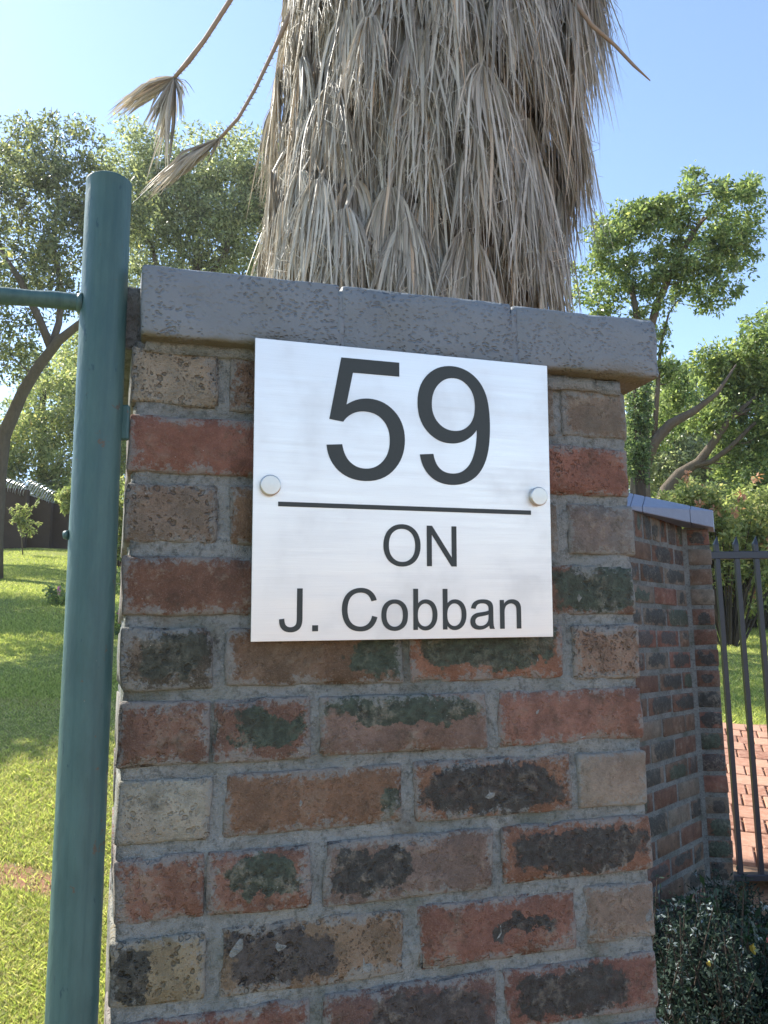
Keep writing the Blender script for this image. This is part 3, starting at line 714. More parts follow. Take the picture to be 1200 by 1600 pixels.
mt = MB(); mt.add([(-hb, -hb, 0), (hb, -hb, 0), (hb, hb, 0), (-hb, hb, 0), (-hb * 1.1, -hb, .035), (hb * 1.1, -hb, .03), (hb * 1.1, hb, .03), (-hb * 1.1, hb, .035), (hb * .75, 0, .075)],
       [(0, 3, 2, 1), (0, 1, 5, 4), (1, 2, 6, 5), (2, 3, 7, 6), (3, 0, 4, 7), (4, 5, 8), (5, 6, 8), (6, 7, 8), (7, 4, 8)])
me_tip = mt.build('spear_point', M['black_iron']).data; bpy.data.objects.remove(bpy.data.objects['spear_point'])
for i in range(25):
    x = .030 + i * .0925
    o = link('bar', me_bar, None, gate); o.location = (x, -.001, gzb + .014 - oz)
    t = link('spear_point', me_tip, None, o); t.location = (0, .001, gzt - gzb - .014)
b = MB(); b.box((GLn - .03, -.025, -.1), (GLn + .03, .025, gzt - oz + .1)); b.build('gate_stile', M['black_iron'], gate)

# ------------------------------------------------------------------ paved drive
def mat_paver():
    g = N('clay_paver'); P0 = g.coord(); P = g.vmath('ADD', P0, g.node('ShaderNodeObjectInfo').outputs['Location'])
    rv = g.node('ShaderNodeObjectInfo').outputs['Random']
    n = g.noise(P, 25, 5, .65); n2 = g.noise(P, 160, 3)
    col = g.ramp(rv, [(0, srgb(134, 92, 74)), (.5, srgb(160, 116, 94)), (1, srgb(180, 138, 114))])
    col = g.mix(g.step(n, .35, .7, 0, .5), col, srgb(196, 160, 138)); col = g.mix(g.step(n2, .3, .45, .4, 0), col, g.vmath('SCALE', col, .5))
    return g.fin(col, .9, g.bump(g.math('ADD', n, n2), .003, .8), spec=.2)
M['paver'] = mat_paver()
dr = []
pa = math.radians(-20); du = Vector((math.cos(pa), math.sin(pa))); dv = Vector((-math.sin(pa), math.cos(pa)))
def sheet(name, corners, n, mat, lift, **kw):
    V, Fc = [], []
    a, b_, c, d = [Vector(p) for p in corners]
    for j in range(n + 1):
        for i in range(n + 1):
            p = a.lerp(b_, i / n).lerp(d.lerp(c, i / n), j / n); V.append((p.x, p.y, ground(p.x, p.y) + lift))
    for j in range(n):
        for i in range(n): q = j * (n + 1) + i; Fc.append((q, q + 1, q + n + 2, q + n + 1))
    return mobj(name, V, Fc, mat, None, True)
M['sand'] = mat_simple('sandy_joints', srgb(150, 122, 98), .95, 0, 90, .35, .004, .1)
o_d = Vector((1.0, 4.18))
drive = sheet('driveway', [(.95, 4.02, 0), (9, 4.02, 0), (11, 6.9, 0), (1.55, 7.35, 0)], 30, M['sand'], .052)
tag(drive, kind='structure')
cand = []
for r in range(-4, 26):
    for c in range(-30, 60):
        p = o_d + du * ((c + .5 * (r % 2) + .12 * math.sin(r * 1.7)) * .1155) + dv * ((r + .5) * .233)
        q = p.x / p.y
        if .31 < q < .62 and 4.1 < p.y < 7.3 - (p.x - 1.55) * .05: cand.append((abs(q - .43), p))
cand.sort(key=lambda t: t[0])
pm_ = MB(); hx, hy, hz = .0530, .1115, .02
pm_.add([(-hx, -hy, -hz), (hx, -hy, -hz), (hx, hy, -hz), (-hx, hy, -hz), (-hx, -hy, hz - .004), (hx, -hy, hz - .004), (hx, hy, hz - .004), (-hx, hy, hz - .004), (-hx + .005, -hy + .005, hz), (hx - .005, -hy + .005, hz), (hx - .005, hy - .005, hz), (-hx + .005, hy - .005, hz)],
        [(0, 1, 5, 4), (1, 2, 6, 5), (2, 3, 7, 6), (3, 0, 4, 7), (4, 5, 9, 8), (5, 6, 10, 9), (6, 7, 11, 10), (7, 4, 8, 11), (8, 9, 10, 11)])
me_pav = pm_.build('paving_brick', M['paver']).data; bpy.data.objects.remove(bpy.data.objects['paving_brick'])
for _, p in cand[:300]:
    o = link('paving_brick', me_pav, None, drive); z = ground(p.x, p.y)
    o.location = (p.x, p.y, z + .053 + rnd.uniform(-.003, .003))
    e = .05; gx = (ground(p.x + e, p.y) - z) / e; gy = (ground(p.x, p.y + e) - z) / e
    nv = Vector((-gx, -gy, 1)).normalized()
    rm = nv.to_track_quat('Z', 'Y').to_matrix()
    xx = Vector((du.x, du.y, 0)); xx = (xx - nv * xx.dot(nv)).normalized(); yy = nv.cross(xx)
    o.rotation_euler = Matrix((xx, yy, nv)).transposed().to_euler(); o.rotation_euler.z += rnd.uniform(-.015, .015)
    o.scale = (rnd.uniform(.97, 1.0), rnd.uniform(.96, 1.0), 1)
rest = cand[300:]
if rest:
    b = MB()
    for _, p in rest:
        z = ground(p.x, p.y); s_ = (ground(p.x, p.y + .05) - z) / .05
        P = []
        for zz in (.0, .071):
            for sx, sy in ((-1, -1), (1, -1), (1, 1), (-1, 1)):
                q = p + du * (sx * .053) + dv * (sy * .111); P.append((q.x, q.y, ground(q.x, q.y) + zz))
        b.add(P, [(4, 5, 6, 7), (0, 1, 5, 4), (1, 2, 6, 5), (2, 3, 7, 6), (3, 0, 4, 7)])
    o = b.build('paving_bricks', M['paver'], drive); o['kind'] = 'stuff'

# ------------------------------------------------------------------ leaves and trees
def leaves(centers, sig, n_each, size, up=.35, aspect=2.2, shell=.5):
    """leaf rhombs (folded along the midrib is left to the shader) around clump centres"""
    c = np.repeat(np.asarray(centers, float), n_each, 0); s = np.repeat(np.asarray(sig, float), n_each)
    n = len(c); d = rng.normal(size=(n, 3)); d /= np.linalg.norm(d, axis=1)[:, None]
    rr = s * (shell + (1 - shell) * rng.random(n)) * (.55 + .6 * rng.random(n))
    p = c + d * rr[:, None] * np.array([1, 1, .8])
    ax = d * .6 + rng.normal(size=(n, 3)) * .7 + np.array([0, 0, -.25]); ax /= np.linalg.norm(ax, axis=1)[:, None]
    nr = rng.normal(size=(n, 3)) + np.array([0, 0, up * 3]); sd_ = np.cross(ax, nr); sd_ /= np.linalg.norm(sd_, axis=1)[:, None] + 1e-9
    L = size * (.6 + .8 * rng.random(n)); Wd = L / aspect
    a = p; t = p + ax * L[:, None]; mid = p + ax * (L * .45)[:, None]; nn = np.cross(sd_, ax) * (Wd * .25)[:, None]
    l = mid + sd_ * (Wd / 2)[:, None] + nn; r = mid - sd_ * (Wd / 2)[:, None] + nn
    return np.stack([a, r, t, l], 1)

def tree(name, label, cat, trunk, blobs, n_clump, per, size, leafmat, barkmat, group=None, clump=(.22, .5), twigs=True, aspect=2.2, trad=.15, seed=1, bare=0):
    """trunk: list of limb paths [(points, radii)]; blobs: (centre, (rx,ry,rz), weight)"""
    R = random.Random(seed)
    base = Vector(trunk[0][0][0]); gzz = ground(base.x, base.y)
    root = empty(name, (base.x, base.y, gzz)); tag(root, label, cat, group)
    org = Vector((base.x, base.y, gzz))
    tb = MB()
    pts0 = [Vector(p) for p in trunk[0][0]]; tb.tube([p - org for p in pts0], trunk[0][1], 10)
    tb.build('trunk', barkmat, root, True)
    bb = MB(); sk = []
    for path, rad in trunk: 
        for i in range(len(path) - 1):
            for k in range(5): sk.append((Vector(path[i]).lerp(Vector(path[i + 1]), k / 5), rad[i] if hasattr(rad, '__len__') else rad))
    for path, rad in trunk[1:]:
        lb = MB(); lb.tube([Vector(p) - org for p in path], rad, 8); lb.build('branch', barkmat, root, True)
    cs, sg = [], []
    wt = [b[2] for b in blobs]
    for i in range(n_clump):
        c, rad, _ = R.choices(blobs, wt)[0]
        while True:
            d = Vector((R.uniform(-1, 1), R.uniform(-1, 1), R.uniform(-1, 1)))
            if .25 < d.length < 1: break
        p = Vector(c) + Vector((d.x * rad[0], d.y * rad[1], d.z * rad[2]))
        cs.append(p - org); sg.append(R.uniform(*clump))
    if twigs:
        order = sorted(range(len(cs)), key=lambda i: min((cs[i] + org - s[0]).length for s in sk[::3]))
        nodes = [(s[0] - org, s[1]) for s in sk[len(sk) // 4:]]
        for i in order[::2]:
            q = min(nodes, key=lambda s: (s[0] - cs[i]).length + (0.6 if s[0].z > cs[i].z else 0))
            L = (cs[i] - q[0]).length; r0 = min(q[1] * .7, .012 + .016 * L)
            j1 = noise.noise_vector(cs[i] * 3) * L * .16; md = q[0].lerp(cs[i], .5) + j1 + Vector((0, 0, -.05 * L))
            bb.tube([q[0], q[0].lerp(md, .5) + j1 * .3, md, cs[i]], [r0, r0 * .8, r0 * .6, .005], 5, False)
            nodes.append((md, r0 * .6)); nodes.append((cs[i], .006))
    for i in range(bare):
        c, rad, _ = R.choices(blobs, wt)[0]
        p = Vector(c) - org + Vector((R.uniform(-.8, .8) * rad[0], R.uniform(-.6, .6) * rad[1], rad[2] * R.uniform(.5, .9)))
        for k in range(4):
            d = Vector((R.uniform(-.6, .6), R.uniform(-.3, .3), R.uniform(.3, 1))) * rad[2] * .45
            bb.tube([p, p + d * .5 + Vector((.03, 0, .02)), p + d], [.012, .008, .003], 4, False)
    if bb.v: bb.build('twigs', barkmat, root, True)['kind'] = 'stuff'
    V = leaves([tuple(c) for c in cs], sg, per, size, aspect=aspect)
    quads('crown', V, leafmat, root)
    return root

def B(px, py, rpx, Y, w=None, ry=None, sy=1.0, hpx=None):
    c = at(px, py, Y); r = rpx * Y / F * 1.02
    rz = (hpx or rpx) * Y / F * 1.02
    return (c, (r, (ry or r * .9) * sy, rz), w or (r * rz))

def pth(*pp): return [tuple(at(*p)) for p in pp]

# left tree with forked leaning trunk
YL = 18.4
bse = on_ground(-14, 905); YL = bse.y
t0 = [tuple(bse)] + pth((-9, 840, YL), (-2, 740, YL), (6, 680, YL), (36, 612, YL - .2), (62, 570, YL - .4), (92, 532, YL - .5), (122, 508, YL - .7), (160, 480, YL - .9), (190, 430, YL - 1), (200, 370, YL - 1))
tree('garden_tree', 'tree with leaning forked grey trunk left of the green post', 'tree',
     [(t0, [.26, .19, .17, .16, .13, .12, .105, .085, .07, .05, .025]),
      (pth((80, 545, YL - .4), (62, 500, YL - .6), (30, 435, YL - .8), (0, 392, YL - 1), (-40, 340, YL - 1)), [.10, .09, .075, .05, .03]),
      (pth((78, 548, YL - .4), (92, 505, YL - .3), (96, 455, YL - .2), (88, 400, YL), (70, 340, YL)), [.09, .08, .07, .05, .03])],
     [B(30, 260, 70, YL - .5), B(-60, 330, 110, YL), B(100, 300, 80, YL), B(90, 400, 90, YL - .4), B(20, 420, 60, YL + .5), B(180, 330, 60, YL), B(10, 500, 55, YL, w=.25), B(150, 230, 55, YL, w=.4), B(60, 215, 50, YL, w=.3)],
     330, 90, .105, M['leaf_olive'], M['bark_grey'], 'trees in the garden', clump=(.22, .5), seed=3, bare=7)

def shade_tree(label, x, y, hc, r, n, seed):
    g0 = ground(x, y); R = random.Random(seed)
    bl_ = [(Vector((x + R.uniform(-1, 1) * r, y + R.uniform(-1, 1) * r, g0 + hc + R.uniform(-.8, .8))), (r * .6, r * .6, r * .4), 1) for _ in range(7)]
    tree('garden_tree', label, 'tree', [([(x, y, g0 - .1), (x + .1, y, g0 + hc * .4), (x - .1, y + .1, g0 + hc)], [.22, .18, .08])], bl_, n, 60, .13, M['leaf_olive'], M['bark_dark'], 'trees in the garden', clump=(.3, .6), seed=seed)
shade_tree('nearer tree outside the left picture edge that shades the lawn', -7.8, 11.0, 5.6, 1.6, 240, 61)
shade_tree('further tree outside the left picture edge that shades the lawn', -11.4, 17.5, 6.2, 2.0, 260, 62)
shade_tree('middle tree outside the left picture edge that shades the lawn', -9.7, 14.3, 5.8, 1.5, 200, 64)
shade_tree('tree hidden behind the palm skirt that shades the right lawn', .4, 12.6, 5.0, 1.6, 200, 63)
YM = 22
bM = Vector((at(300, 800, YM).x, YM, 0)); bM.z = ground(bM.x, YM)
tree('leafy_tree', 'dense grey green tree behind the palm skirt and the dangling fronds', 'tree',
     [([tuple(bM)] + pth((298, 620, YM), (300, 500, YM), (310, 400, YM)), [.3, .26, .2, .12]),
      (pth((298, 520, YM), (250, 430, YM), (225, 350, YM)), [.14, .09, .04]), (pth((302, 480, YM), (350, 400, YM), (380, 320, YM)), [.14, .09, .04])],
     [B(300, 290, 95, YM), B(370, 280, 75, YM), B(400, 350, 90, YM), B(330, 390, 90, YM), B(240, 330, 75, YM), B(210, 250, 60, YM), B(260, 420, 80, YM), B(450, 300, 90, YM)],
     480, 105, .12, M['leaf_grey'], M['bark_grey'], 'trees in the garden', clump=(.3, .6), seed=5, bare=3)

YB = 34
def back_tree(name, label, px, Y, blobs, n, per, size, lm, bk, seed, clump=(.35, .8)):
    b0 = at(px, 800, Y); gz0 = ground(b0.x, Y); top = max(b_[0].z for b_ in blobs)
    zz = [gz0 + (top - gz0) * q for q in (0, .35, .7, .95)]
    tree(name, label, 'tree', [([(b0.x, Y, zz[0]), (b0.x + .1, Y, zz[1]), (b0.x - .1, Y, zz[2]), (b0.x, Y, zz[3])], [.26, .22, .15, .05])], blobs, n, per, size, lm, bk, 'trees in the garden', clump=clump, seed=seed)
back_tree('leafy_tree', 'pale sunlit tree behind the boundary wall left of the green post', 60, 34,
     [B(40, 700, 60, 33), B(110, 640, 70, 34), B(120, 740, 60, 33), B(150, 560, 50, 35), B(200, 680, 80, 34), B(-50, 690, 70, 34), B(20, 755, 40, 33), B(80, 775, 30, 33)], 560, 90, .17, M['leaf_light'], M['bark_dark'], 11)
back_tree('leafy_tree', 'darker tree filling the gap below the garden rail', 180, 38,
     [B(170, 600, 90, 38), B(240, 600, 100, 38), B(60, 610, 60, 39, w=3), B(200, 480, 70, 38), B(280, 700, 110, 38)], 460, 90, .19, M['leaf_grey'], M['bark_dark'], 13)
back_tree('leafy_tree', 'tall tree at the left picture edge beyond the forked trunk', -120, 24,
     [B(-110, 330, 120, 24), B(-20, 290, 60, 24), B(-140, 480, 120, 24), B(0, 260, 40, 24)], 220, 75, .14, M['leaf_olive'], M['bark_dark'], 17)

# right-hand trees
YR = 12.5
bR = Vector((at(1000, 800, YR).x, YR, 0)); bR.z = ground(bR.x, YR)
tree('leafy_tree', 'tall glossy green tree with high crown against blue sky right of the palm', 'tree',
     [([tuple(bR)] + pth((1000, 760, YR), (1002, 680, YR), (1008, 600, YR), (1000, 520, YR), (985, 440, YR)), [.17, .15, .12, .06, .055, .04]),
      (pth((1006, 730, YR), (1022, 690, YR), (1048, 662, YR - .1), (1085, 642, YR - .2), (1120, 615, YR - .3), (1150, 570, YR - .3)), [.10, .09, .075, .055, .035, .012]),
      (pth((1005, 560, YR), (1025, 480, YR), (1060, 400, YR), (1100, 340, YR)), [.07, .06, .05, .03]),
      (pth((1022, 690, YR), (1028, 600, YR), (1032, 540, YR), (1045, 490, YR), (1058, 470, YR)), [.045, .035, .025, .015, .006]),
      (pth((1060, 320, YR), (1085, 295, YR), (1112, 285, YR), (1140, 283, YR)), [.03, .025, .02, .01])],
     [B(955, 395, 52, YR, w=.5), B(940, 450, 62, YR), B(1000, 340, 38, YR, w=.22), B(960, 345, 28, YR, w=.12), B(1040, 350, 45, YR, w=.3), B(1100, 330, 60, YR), B(1150, 330, 46, YR, w=.35), B(1150, 390, 42, YR, w=.3), B(1090, 400, 62, YR), B(1120, 445, 50, YR, w=.45), B(1040, 430, 45, YR, w=.3), B(1000, 470, 45, YR, w=.3), B(1040, 535, 26, YR, w=.05), B(1052, 585, 34, YR, w=.10), B(1012, 555, 22, YR, w=.05), B(1085, 610, 26, YR, w=.06), B(1168, 300, 24, YR, w=.08), B(1080, 275, 13, YR, w=.03)],
     330, 75, .074, M['leaf_green'], M['bark_grey'], 'trees in the garden', clump=(.09, .24), seed=21)
YS = 14.5
bS = Vector((at(1030, 800, YS).x, YS, 0)); bS.z = ground(bS.x, YS)
tree('leafy_tree', 'dark green spreading tree with arching limbs at the right picture edge', 'tree',
     [([tuple(bS)] + pth((1028, 800, YS), (1040, 765, YS), (1062, 740, YS), (1092, 722, YS - .1), (1112, 695, YS - .2), (1140, 655, YS - .3), (1180, 620, YS - .3)), [.12, .11, .105, .10, .085, .07, .055, .03]),
      (pth((1085, 728, YS - .1), (1110, 722, YS - .2), (1140, 700, YS - .3), (1180, 660, YS - .4)), [.06, .05, .045, .03]),
      (pth((1140, 655, YS - .3), (1170, 640, YS - .3), (1210, 628, YS - .3)), [.04, .03, .02])],
     [B(1180, 580, 70, YS), B(1130, 590, 45, YS, w=.5), B(1190, 650, 80, YS), B(1120, 650, 45, YS, w=.35), B(1230, 560, 90, YS), B(1180, 730, 70, YS), B(1240, 700, 90, YS), B(1110, 570, 30, YS, w=.2), B(1060, 600, 38, YS + 1, w=.4), B(1040, 660, 35, YS + 1, w=.35), B(1230, 800, 80, YS)],
     440, 80, .088, M['leaf_green'], M['bark_grey'], 'trees in the garden', clump=(.13, .32), seed=23)
back_tree('leafy_tree', 'pale green tree between the two right hand trees, low behind the coping', 1070, 24,
     [B(1060, 660, 60, 24), B(1000, 620, 45, 25, w=.6), B(1040, 720, 70, 24), B(1100, 760, 80, 24), B(960, 700, 70, 25), B(1180, 780, 90, 24)], 420, 85, .13, M['leaf_grey'], M['bark_grey'], 29)
back_tree('leafy_tree', 'deep shaded tree furthest back on the right behind the gate', 1150, 32,
     [B(1080, 690, 80, 32), B(1180, 690, 120, 32), B(1000, 700, 60, 32), B(1250, 640, 120, 32), B(1150, 830, 110, 32), B(1000, 830, 90, 32)], 380, 85, .18, M['leaf_dark'], M['bark_dark'], 31)
YC = 11.6
bc = at(1003, 800, YC)
tree('cypress_tree', 'narrow dark evergreen beside the right edge of the brick pillar', 'tree', [([(bc.x, YC, ground(bc.x, YC)), (bc.x, YC, bc.z + .6), (bc.x, YC, bc.z + 1.9)], [.09, .07, .02])],
     [B(1000, 630, 15, YC, w=1, hpx=60), B(998, 700, 14, YC, w=1, hpx=60)], 70, 80, .055, M['leaf_dark'], M['bark_dark'], 'trees in the garden', clump=(.07, .15), seed=37)

# shrubs behind the gate
def shrub(name, label, px, Y, blobs, n, per, size, lm, seed, cat='shrub', group=None, clump=(.1, .25), tips=None):
    b0 = at(px, 900, Y); g0 = ground(b0.x, Y); R = random.Random(seed)
    root = empty(name, (b0.x, Y, g0)); tag(root, label, cat, group); org = Vector((b0.x, Y, g0))
    cs, sg = [], []
    for i in range(n):
        c, rad, _ = R.choices(blobs, [q[2] for q in blobs])[0]
        while True:
            d = Vector((R.uniform(-1, 1), R.uniform(-1, 1), R.uniform(-1, 1)))
            if d.length < 1: break
        p = Vector(c) + Vector((d.x * rad[0], d.y * rad[1], d.z * rad[2])) - org
        p.z = max(p.z, .12); cs.append(p); sg.append(R.uniform(*clump))
    st = MB()
    for c in cs[::4]: st.tube([(c.x * .15, c.y * .15, -.02), (c.x * .5, c.y * .5, c.z * .55), tuple(c)], [.02, .014, .005], 5, False)
    st.build('stems', M['bark_dark'], root, True)
    quads('foliage', leaves([tuple(c) for c in cs], sg, per, size), lm, root)
    if tips:
        tp = [tuple(c + Vector((0, -sg[i] * .7, sg[i]))) for i, c in enumerate(cs) if R.random() < tips]
        quads('new_shoots', leaves(tp, [.09] * len(tp), 14, size * 1.1, shell=.1), M['leaf_pink'], root)['kind'] = 'stuff'
    return root
shrub('flowering_shrub', 'big light green shrub with pinkish new shoots behind the gate', 1130, 13, [B(1120, 850, 70, 13), B(1190, 840, 80, 13), B(1060, 820, 60, 13), B(1150, 900, 60, 13.3), B(1090, 790, 40, 13, w=.3)], 260, 80, .08, M['leaf_light'], 41, tips=.08)
shrub('leafy_shrub', 'dark low shrub under the pink tipped shrub at the lawn edge', 1180, 15.5, [B(1180, 905, 60, 15.5), B(1120, 910, 50, 15.5), B(1240, 900, 60, 15.5)], 140, 80, .09, M['leaf_dark'], 43)
shrub('flowering_bush', 'bush with coral flowers seen through the slit beside the post', 190, 23, [B(190, 800, 50, 23), B(250, 790, 60, 23), B(185, 850, 28, 22.5)], 140, 80, .14, M['leaf_light'], 47)
shrub('climbing_bush', 'yellow green bush spilling over the top of the boundary wall', 112, 27.5, [B(112, 780, 18, 27.4), B(150, 770, 40, 27.4), B(104, 790, 9, 27.2, w=.1)], 60, 70, .13, M['leaf_light'], 49)

# ------------------------------------------------------------------ boundary wall with razor coil
YW = 28.5
bw = empty('boundary_wall', (at(40, 860, YW).x, YW, ground(at(40, 860, YW).x, YW))); tag(bw, 'dark stained boundary wall in stepped panels at the far end of the lawn', 'wall')
ow = Vector(bw.location)
edges = [(-260, 700), (-150, 728), (-60, 752), (43, 770), (80, 783), (190, 800), (330, 830)]
for i in range(len(edges) - 1):
    a, b_ = edges[i], edges[i + 1]
    pa_, pb = at(a[0], a[1] + 3, YW + .4 * i), at(b_[0], a[1] + 3 + (12 if i in (3, 4) else 10), YW + .4 * i)
    mbx = MB(); y0 = YW + .4 * i; zl = min(ground(pa_.x, y0), ground(pb.x, y0)) - .3
    z_l, z_r = pa_.z, pb.z
    mbx.add([(pa_.x, y0, zl), (pb.x, y0, zl), (pb.x, y0 + .22, zl), (pa_.x, y0 + .22, zl), (pa_.x, y0, z_l), (pb.x, y0, z_r), (pb.x, y0 + .22, z_r), (pa_.x, y0 + .22, z_l)],
            [(0, 3, 2, 1), (4, 5, 6, 7), (0, 1, 5, 4), (1, 2, 6, 5), (2, 3, 7, 6), (3, 0, 4, 7)])
    mbx.v = [tuple(Vector(v) - ow) for v in mbx.v]; mbx.build('wall_panel', M['wall_far'], bw)
def coil(p0, p1, r, turns, label):
    p0, p1 = Vector(p0), Vector(p1); n = turns * 14; pts = []
    d = (p1 - p0).normalized(); s = d.cross(Vector((0, 0, 1))).normalized(); up = s.cross(d)
    for i in range(n + 1):
        a = 2 * math.pi * i / 14; rr = r * (1 + .1 * math.sin(i * .7))
        pts.append(p0.lerp(p1, i / n) + s * math.cos(a) * rr + up * math.sin(a) * rr - p0)
    b = MB(); b.tube(pts, .010, 4)
    o = b.build('razor_wire_coil', M['wire']); o.location = p0; tag(o, label, 'razor wire', 'razor wire coils on the wall')
coil(at(-90, 722, YW + .9), at(42, 768, YW + .9), .24, 34, 'razor wire coil on the boundary wall nearest the picture edge')
coil(at(40, 757, YW + 1.35), at(84, 779, YW + 1.35), .26, 13, 'razor wire coil running down towards the green post')

# pale twiggy sapling before the wall
YT = 26
sp0 = on_ground(36, 868)
sp = empty('sapling', tuple(sp0)); tag(sp, 'pale twiggy sapling standing before the dark boundary wall', 'sapling')
st = MB(); lc = []; R = random.Random(5)
def sp_(px, py): return at(px, py, sp0.y) - sp0
st.tube([Vector((0, 0, -.05)), sp_(34, 845), sp_(32, 820)], [.02, .016, .012], 5)
for e in [(60, 783), (28, 790), (16, 796), (62, 818), (55, 832), (40, 792), (18, 815), (47, 838), (36, 836)]:
    a = sp_(32 + R.uniform(-4, 4), 815 + R.uniform(-6, 6)); c = sp_(*e); md = a.lerp(c, .5) + Vector((0, 0, .04))
    st.tube([a, md, c], [.012, .009, .004], 5, False)
    for k in range(10): lc.append(tuple(a.lerp(md, min(1, k / 5)) if k < 5 else md.lerp(c, (k - 5) / 4)))
st.build('stems', M['bark_grey'], sp, True)
quads('foliage', leaves(lc, [.09] * len(lc), 12, .085, shell=.1), M['leaf_light'], sp)

# small flowering plants on the lawn edge
def flower_plant(px, py, lab, hgt, nf, pm, seed):
    p = on_ground(px, py); R = random.Random(seed)
    root = empty('flowering_plant', tuple(p)); tag(root, lab, 'plant', 'flowers on the lawn edge')
    cs = [(R.uniform(-.22, .22), R.uniform(-.2, .2), R.uniform(.08, hgt)) for _ in range(26)]
    s = MB()
    for c in cs[::2]: s.tube([(c[0] * .2, c[1] * .2, -.02), (c[0] * .6, c[1] * .6, c[2] * .6), c], [.008, .006, .003], 4, False)
    s.build('stems', M['leaf_dark'], root, True)
    quads('foliage', leaves(cs, [.07] * len(cs), 12, .07, aspect=1.6), M['leaf_green'], root)
    for i in range(nf):
        c = Vector((R.uniform(-.2, .2), R.uniform(-.2, 0), R.uniform(hgt * .5, hgt * 1.05))); V, Fc = [tuple(c)], []
        for k in range(5):
            a = 2 * math.pi * k / 5; r = .045
            q = len(V)
            V += [tuple(c + Vector((math.cos(a + o_) * r * f_, -.012 * f_, math.sin(a + o_) * r * f_))) for o_, f_ in ((-.5, .75), (0, 1.0), (.5, .75))]
            Fc.append((0, q, q + 1, q + 2))
        mobj('blossom', V, Fc, pm, root)
flower_plant(92, 945, 'small plant with one pink blossom near the left side of the green post', .30, 3, M['petal'], 1)
flower_plant(186, 992, 'magenta flowering plant in the slit between post and pillar, lower one', .36, 5, M['petal'], 2)
flower_plant(190, 930, 'white and green plant in the slit between post and pillar, upper one', .5, 3, M['leaf_shrub'], 3)
flower_plant(189, 872, 'coral flowered plant far back in the slit beside the pillar', .6, 4, M['petal_red'], 4)

# ------------------------------------------------------------------ palm with skirt of dead leaves
PYY = 4.35
palm_pts = [(at(610, 640, PYY).x, 1.0, 0)]
def axis_x(z):      # axis of the skirt, leaning a little to the right upwards
    return .155 + (z - 3.25) * (.393 - .155) / (4.95 - 3.25)
def skirt_r(z):
    return float(np.interp(z, [1.6, 2.4, 3.25, 3.94, 4.95, 7.0], [.76, .82, .86, .92, .95, .90]))
pg = ground(axis_x(.3), PYY)
palm = empty('palm_tree', (axis_x(pg), PYY, pg)); tag(palm, 'huge fan palm trunk wrapped in a skirt of dry grey leaves behind the pillar', 'palm')
po_ = Vector(palm.location)
b = MB(); zz = np.linspace(pg - .1, 7.2, 16); b.tube([Vector((axis_x(z), PYY, z)) - po_ for z in zz], [.68 - .004 * i + .02 * math.sin(i * 2.1) for i in range(16)], 18)
b.build('trunk', M['bark_grey'], palm, True)
def strip(V, Fc, pts, wid, side):
    """a folded leaf segment: points along its midrib, widths, sideways direction"""
    k = len(V); n = len(pts)
    for i, p in enumerate(pts):
        d = (pts[min(i + 1, n - 1)] - pts[max(0, i - 1)]).normalized()
        s = (side - d * side.dot(d)).normalized(); nn = d.cross(s)
        V.append(tuple(p + s * wid[i] / 2 + nn * wid[i] * .22)); V.append(tuple(p)); V.append(tuple(p - s * wid[i] / 2 + nn * wid[i] * .22))
    for i in range(n - 1):
        a = k + i * 3; Fc.append((a, a + 1, a + 4, a + 3)); Fc.append((a + 1, a + 2, a + 5, a + 4))
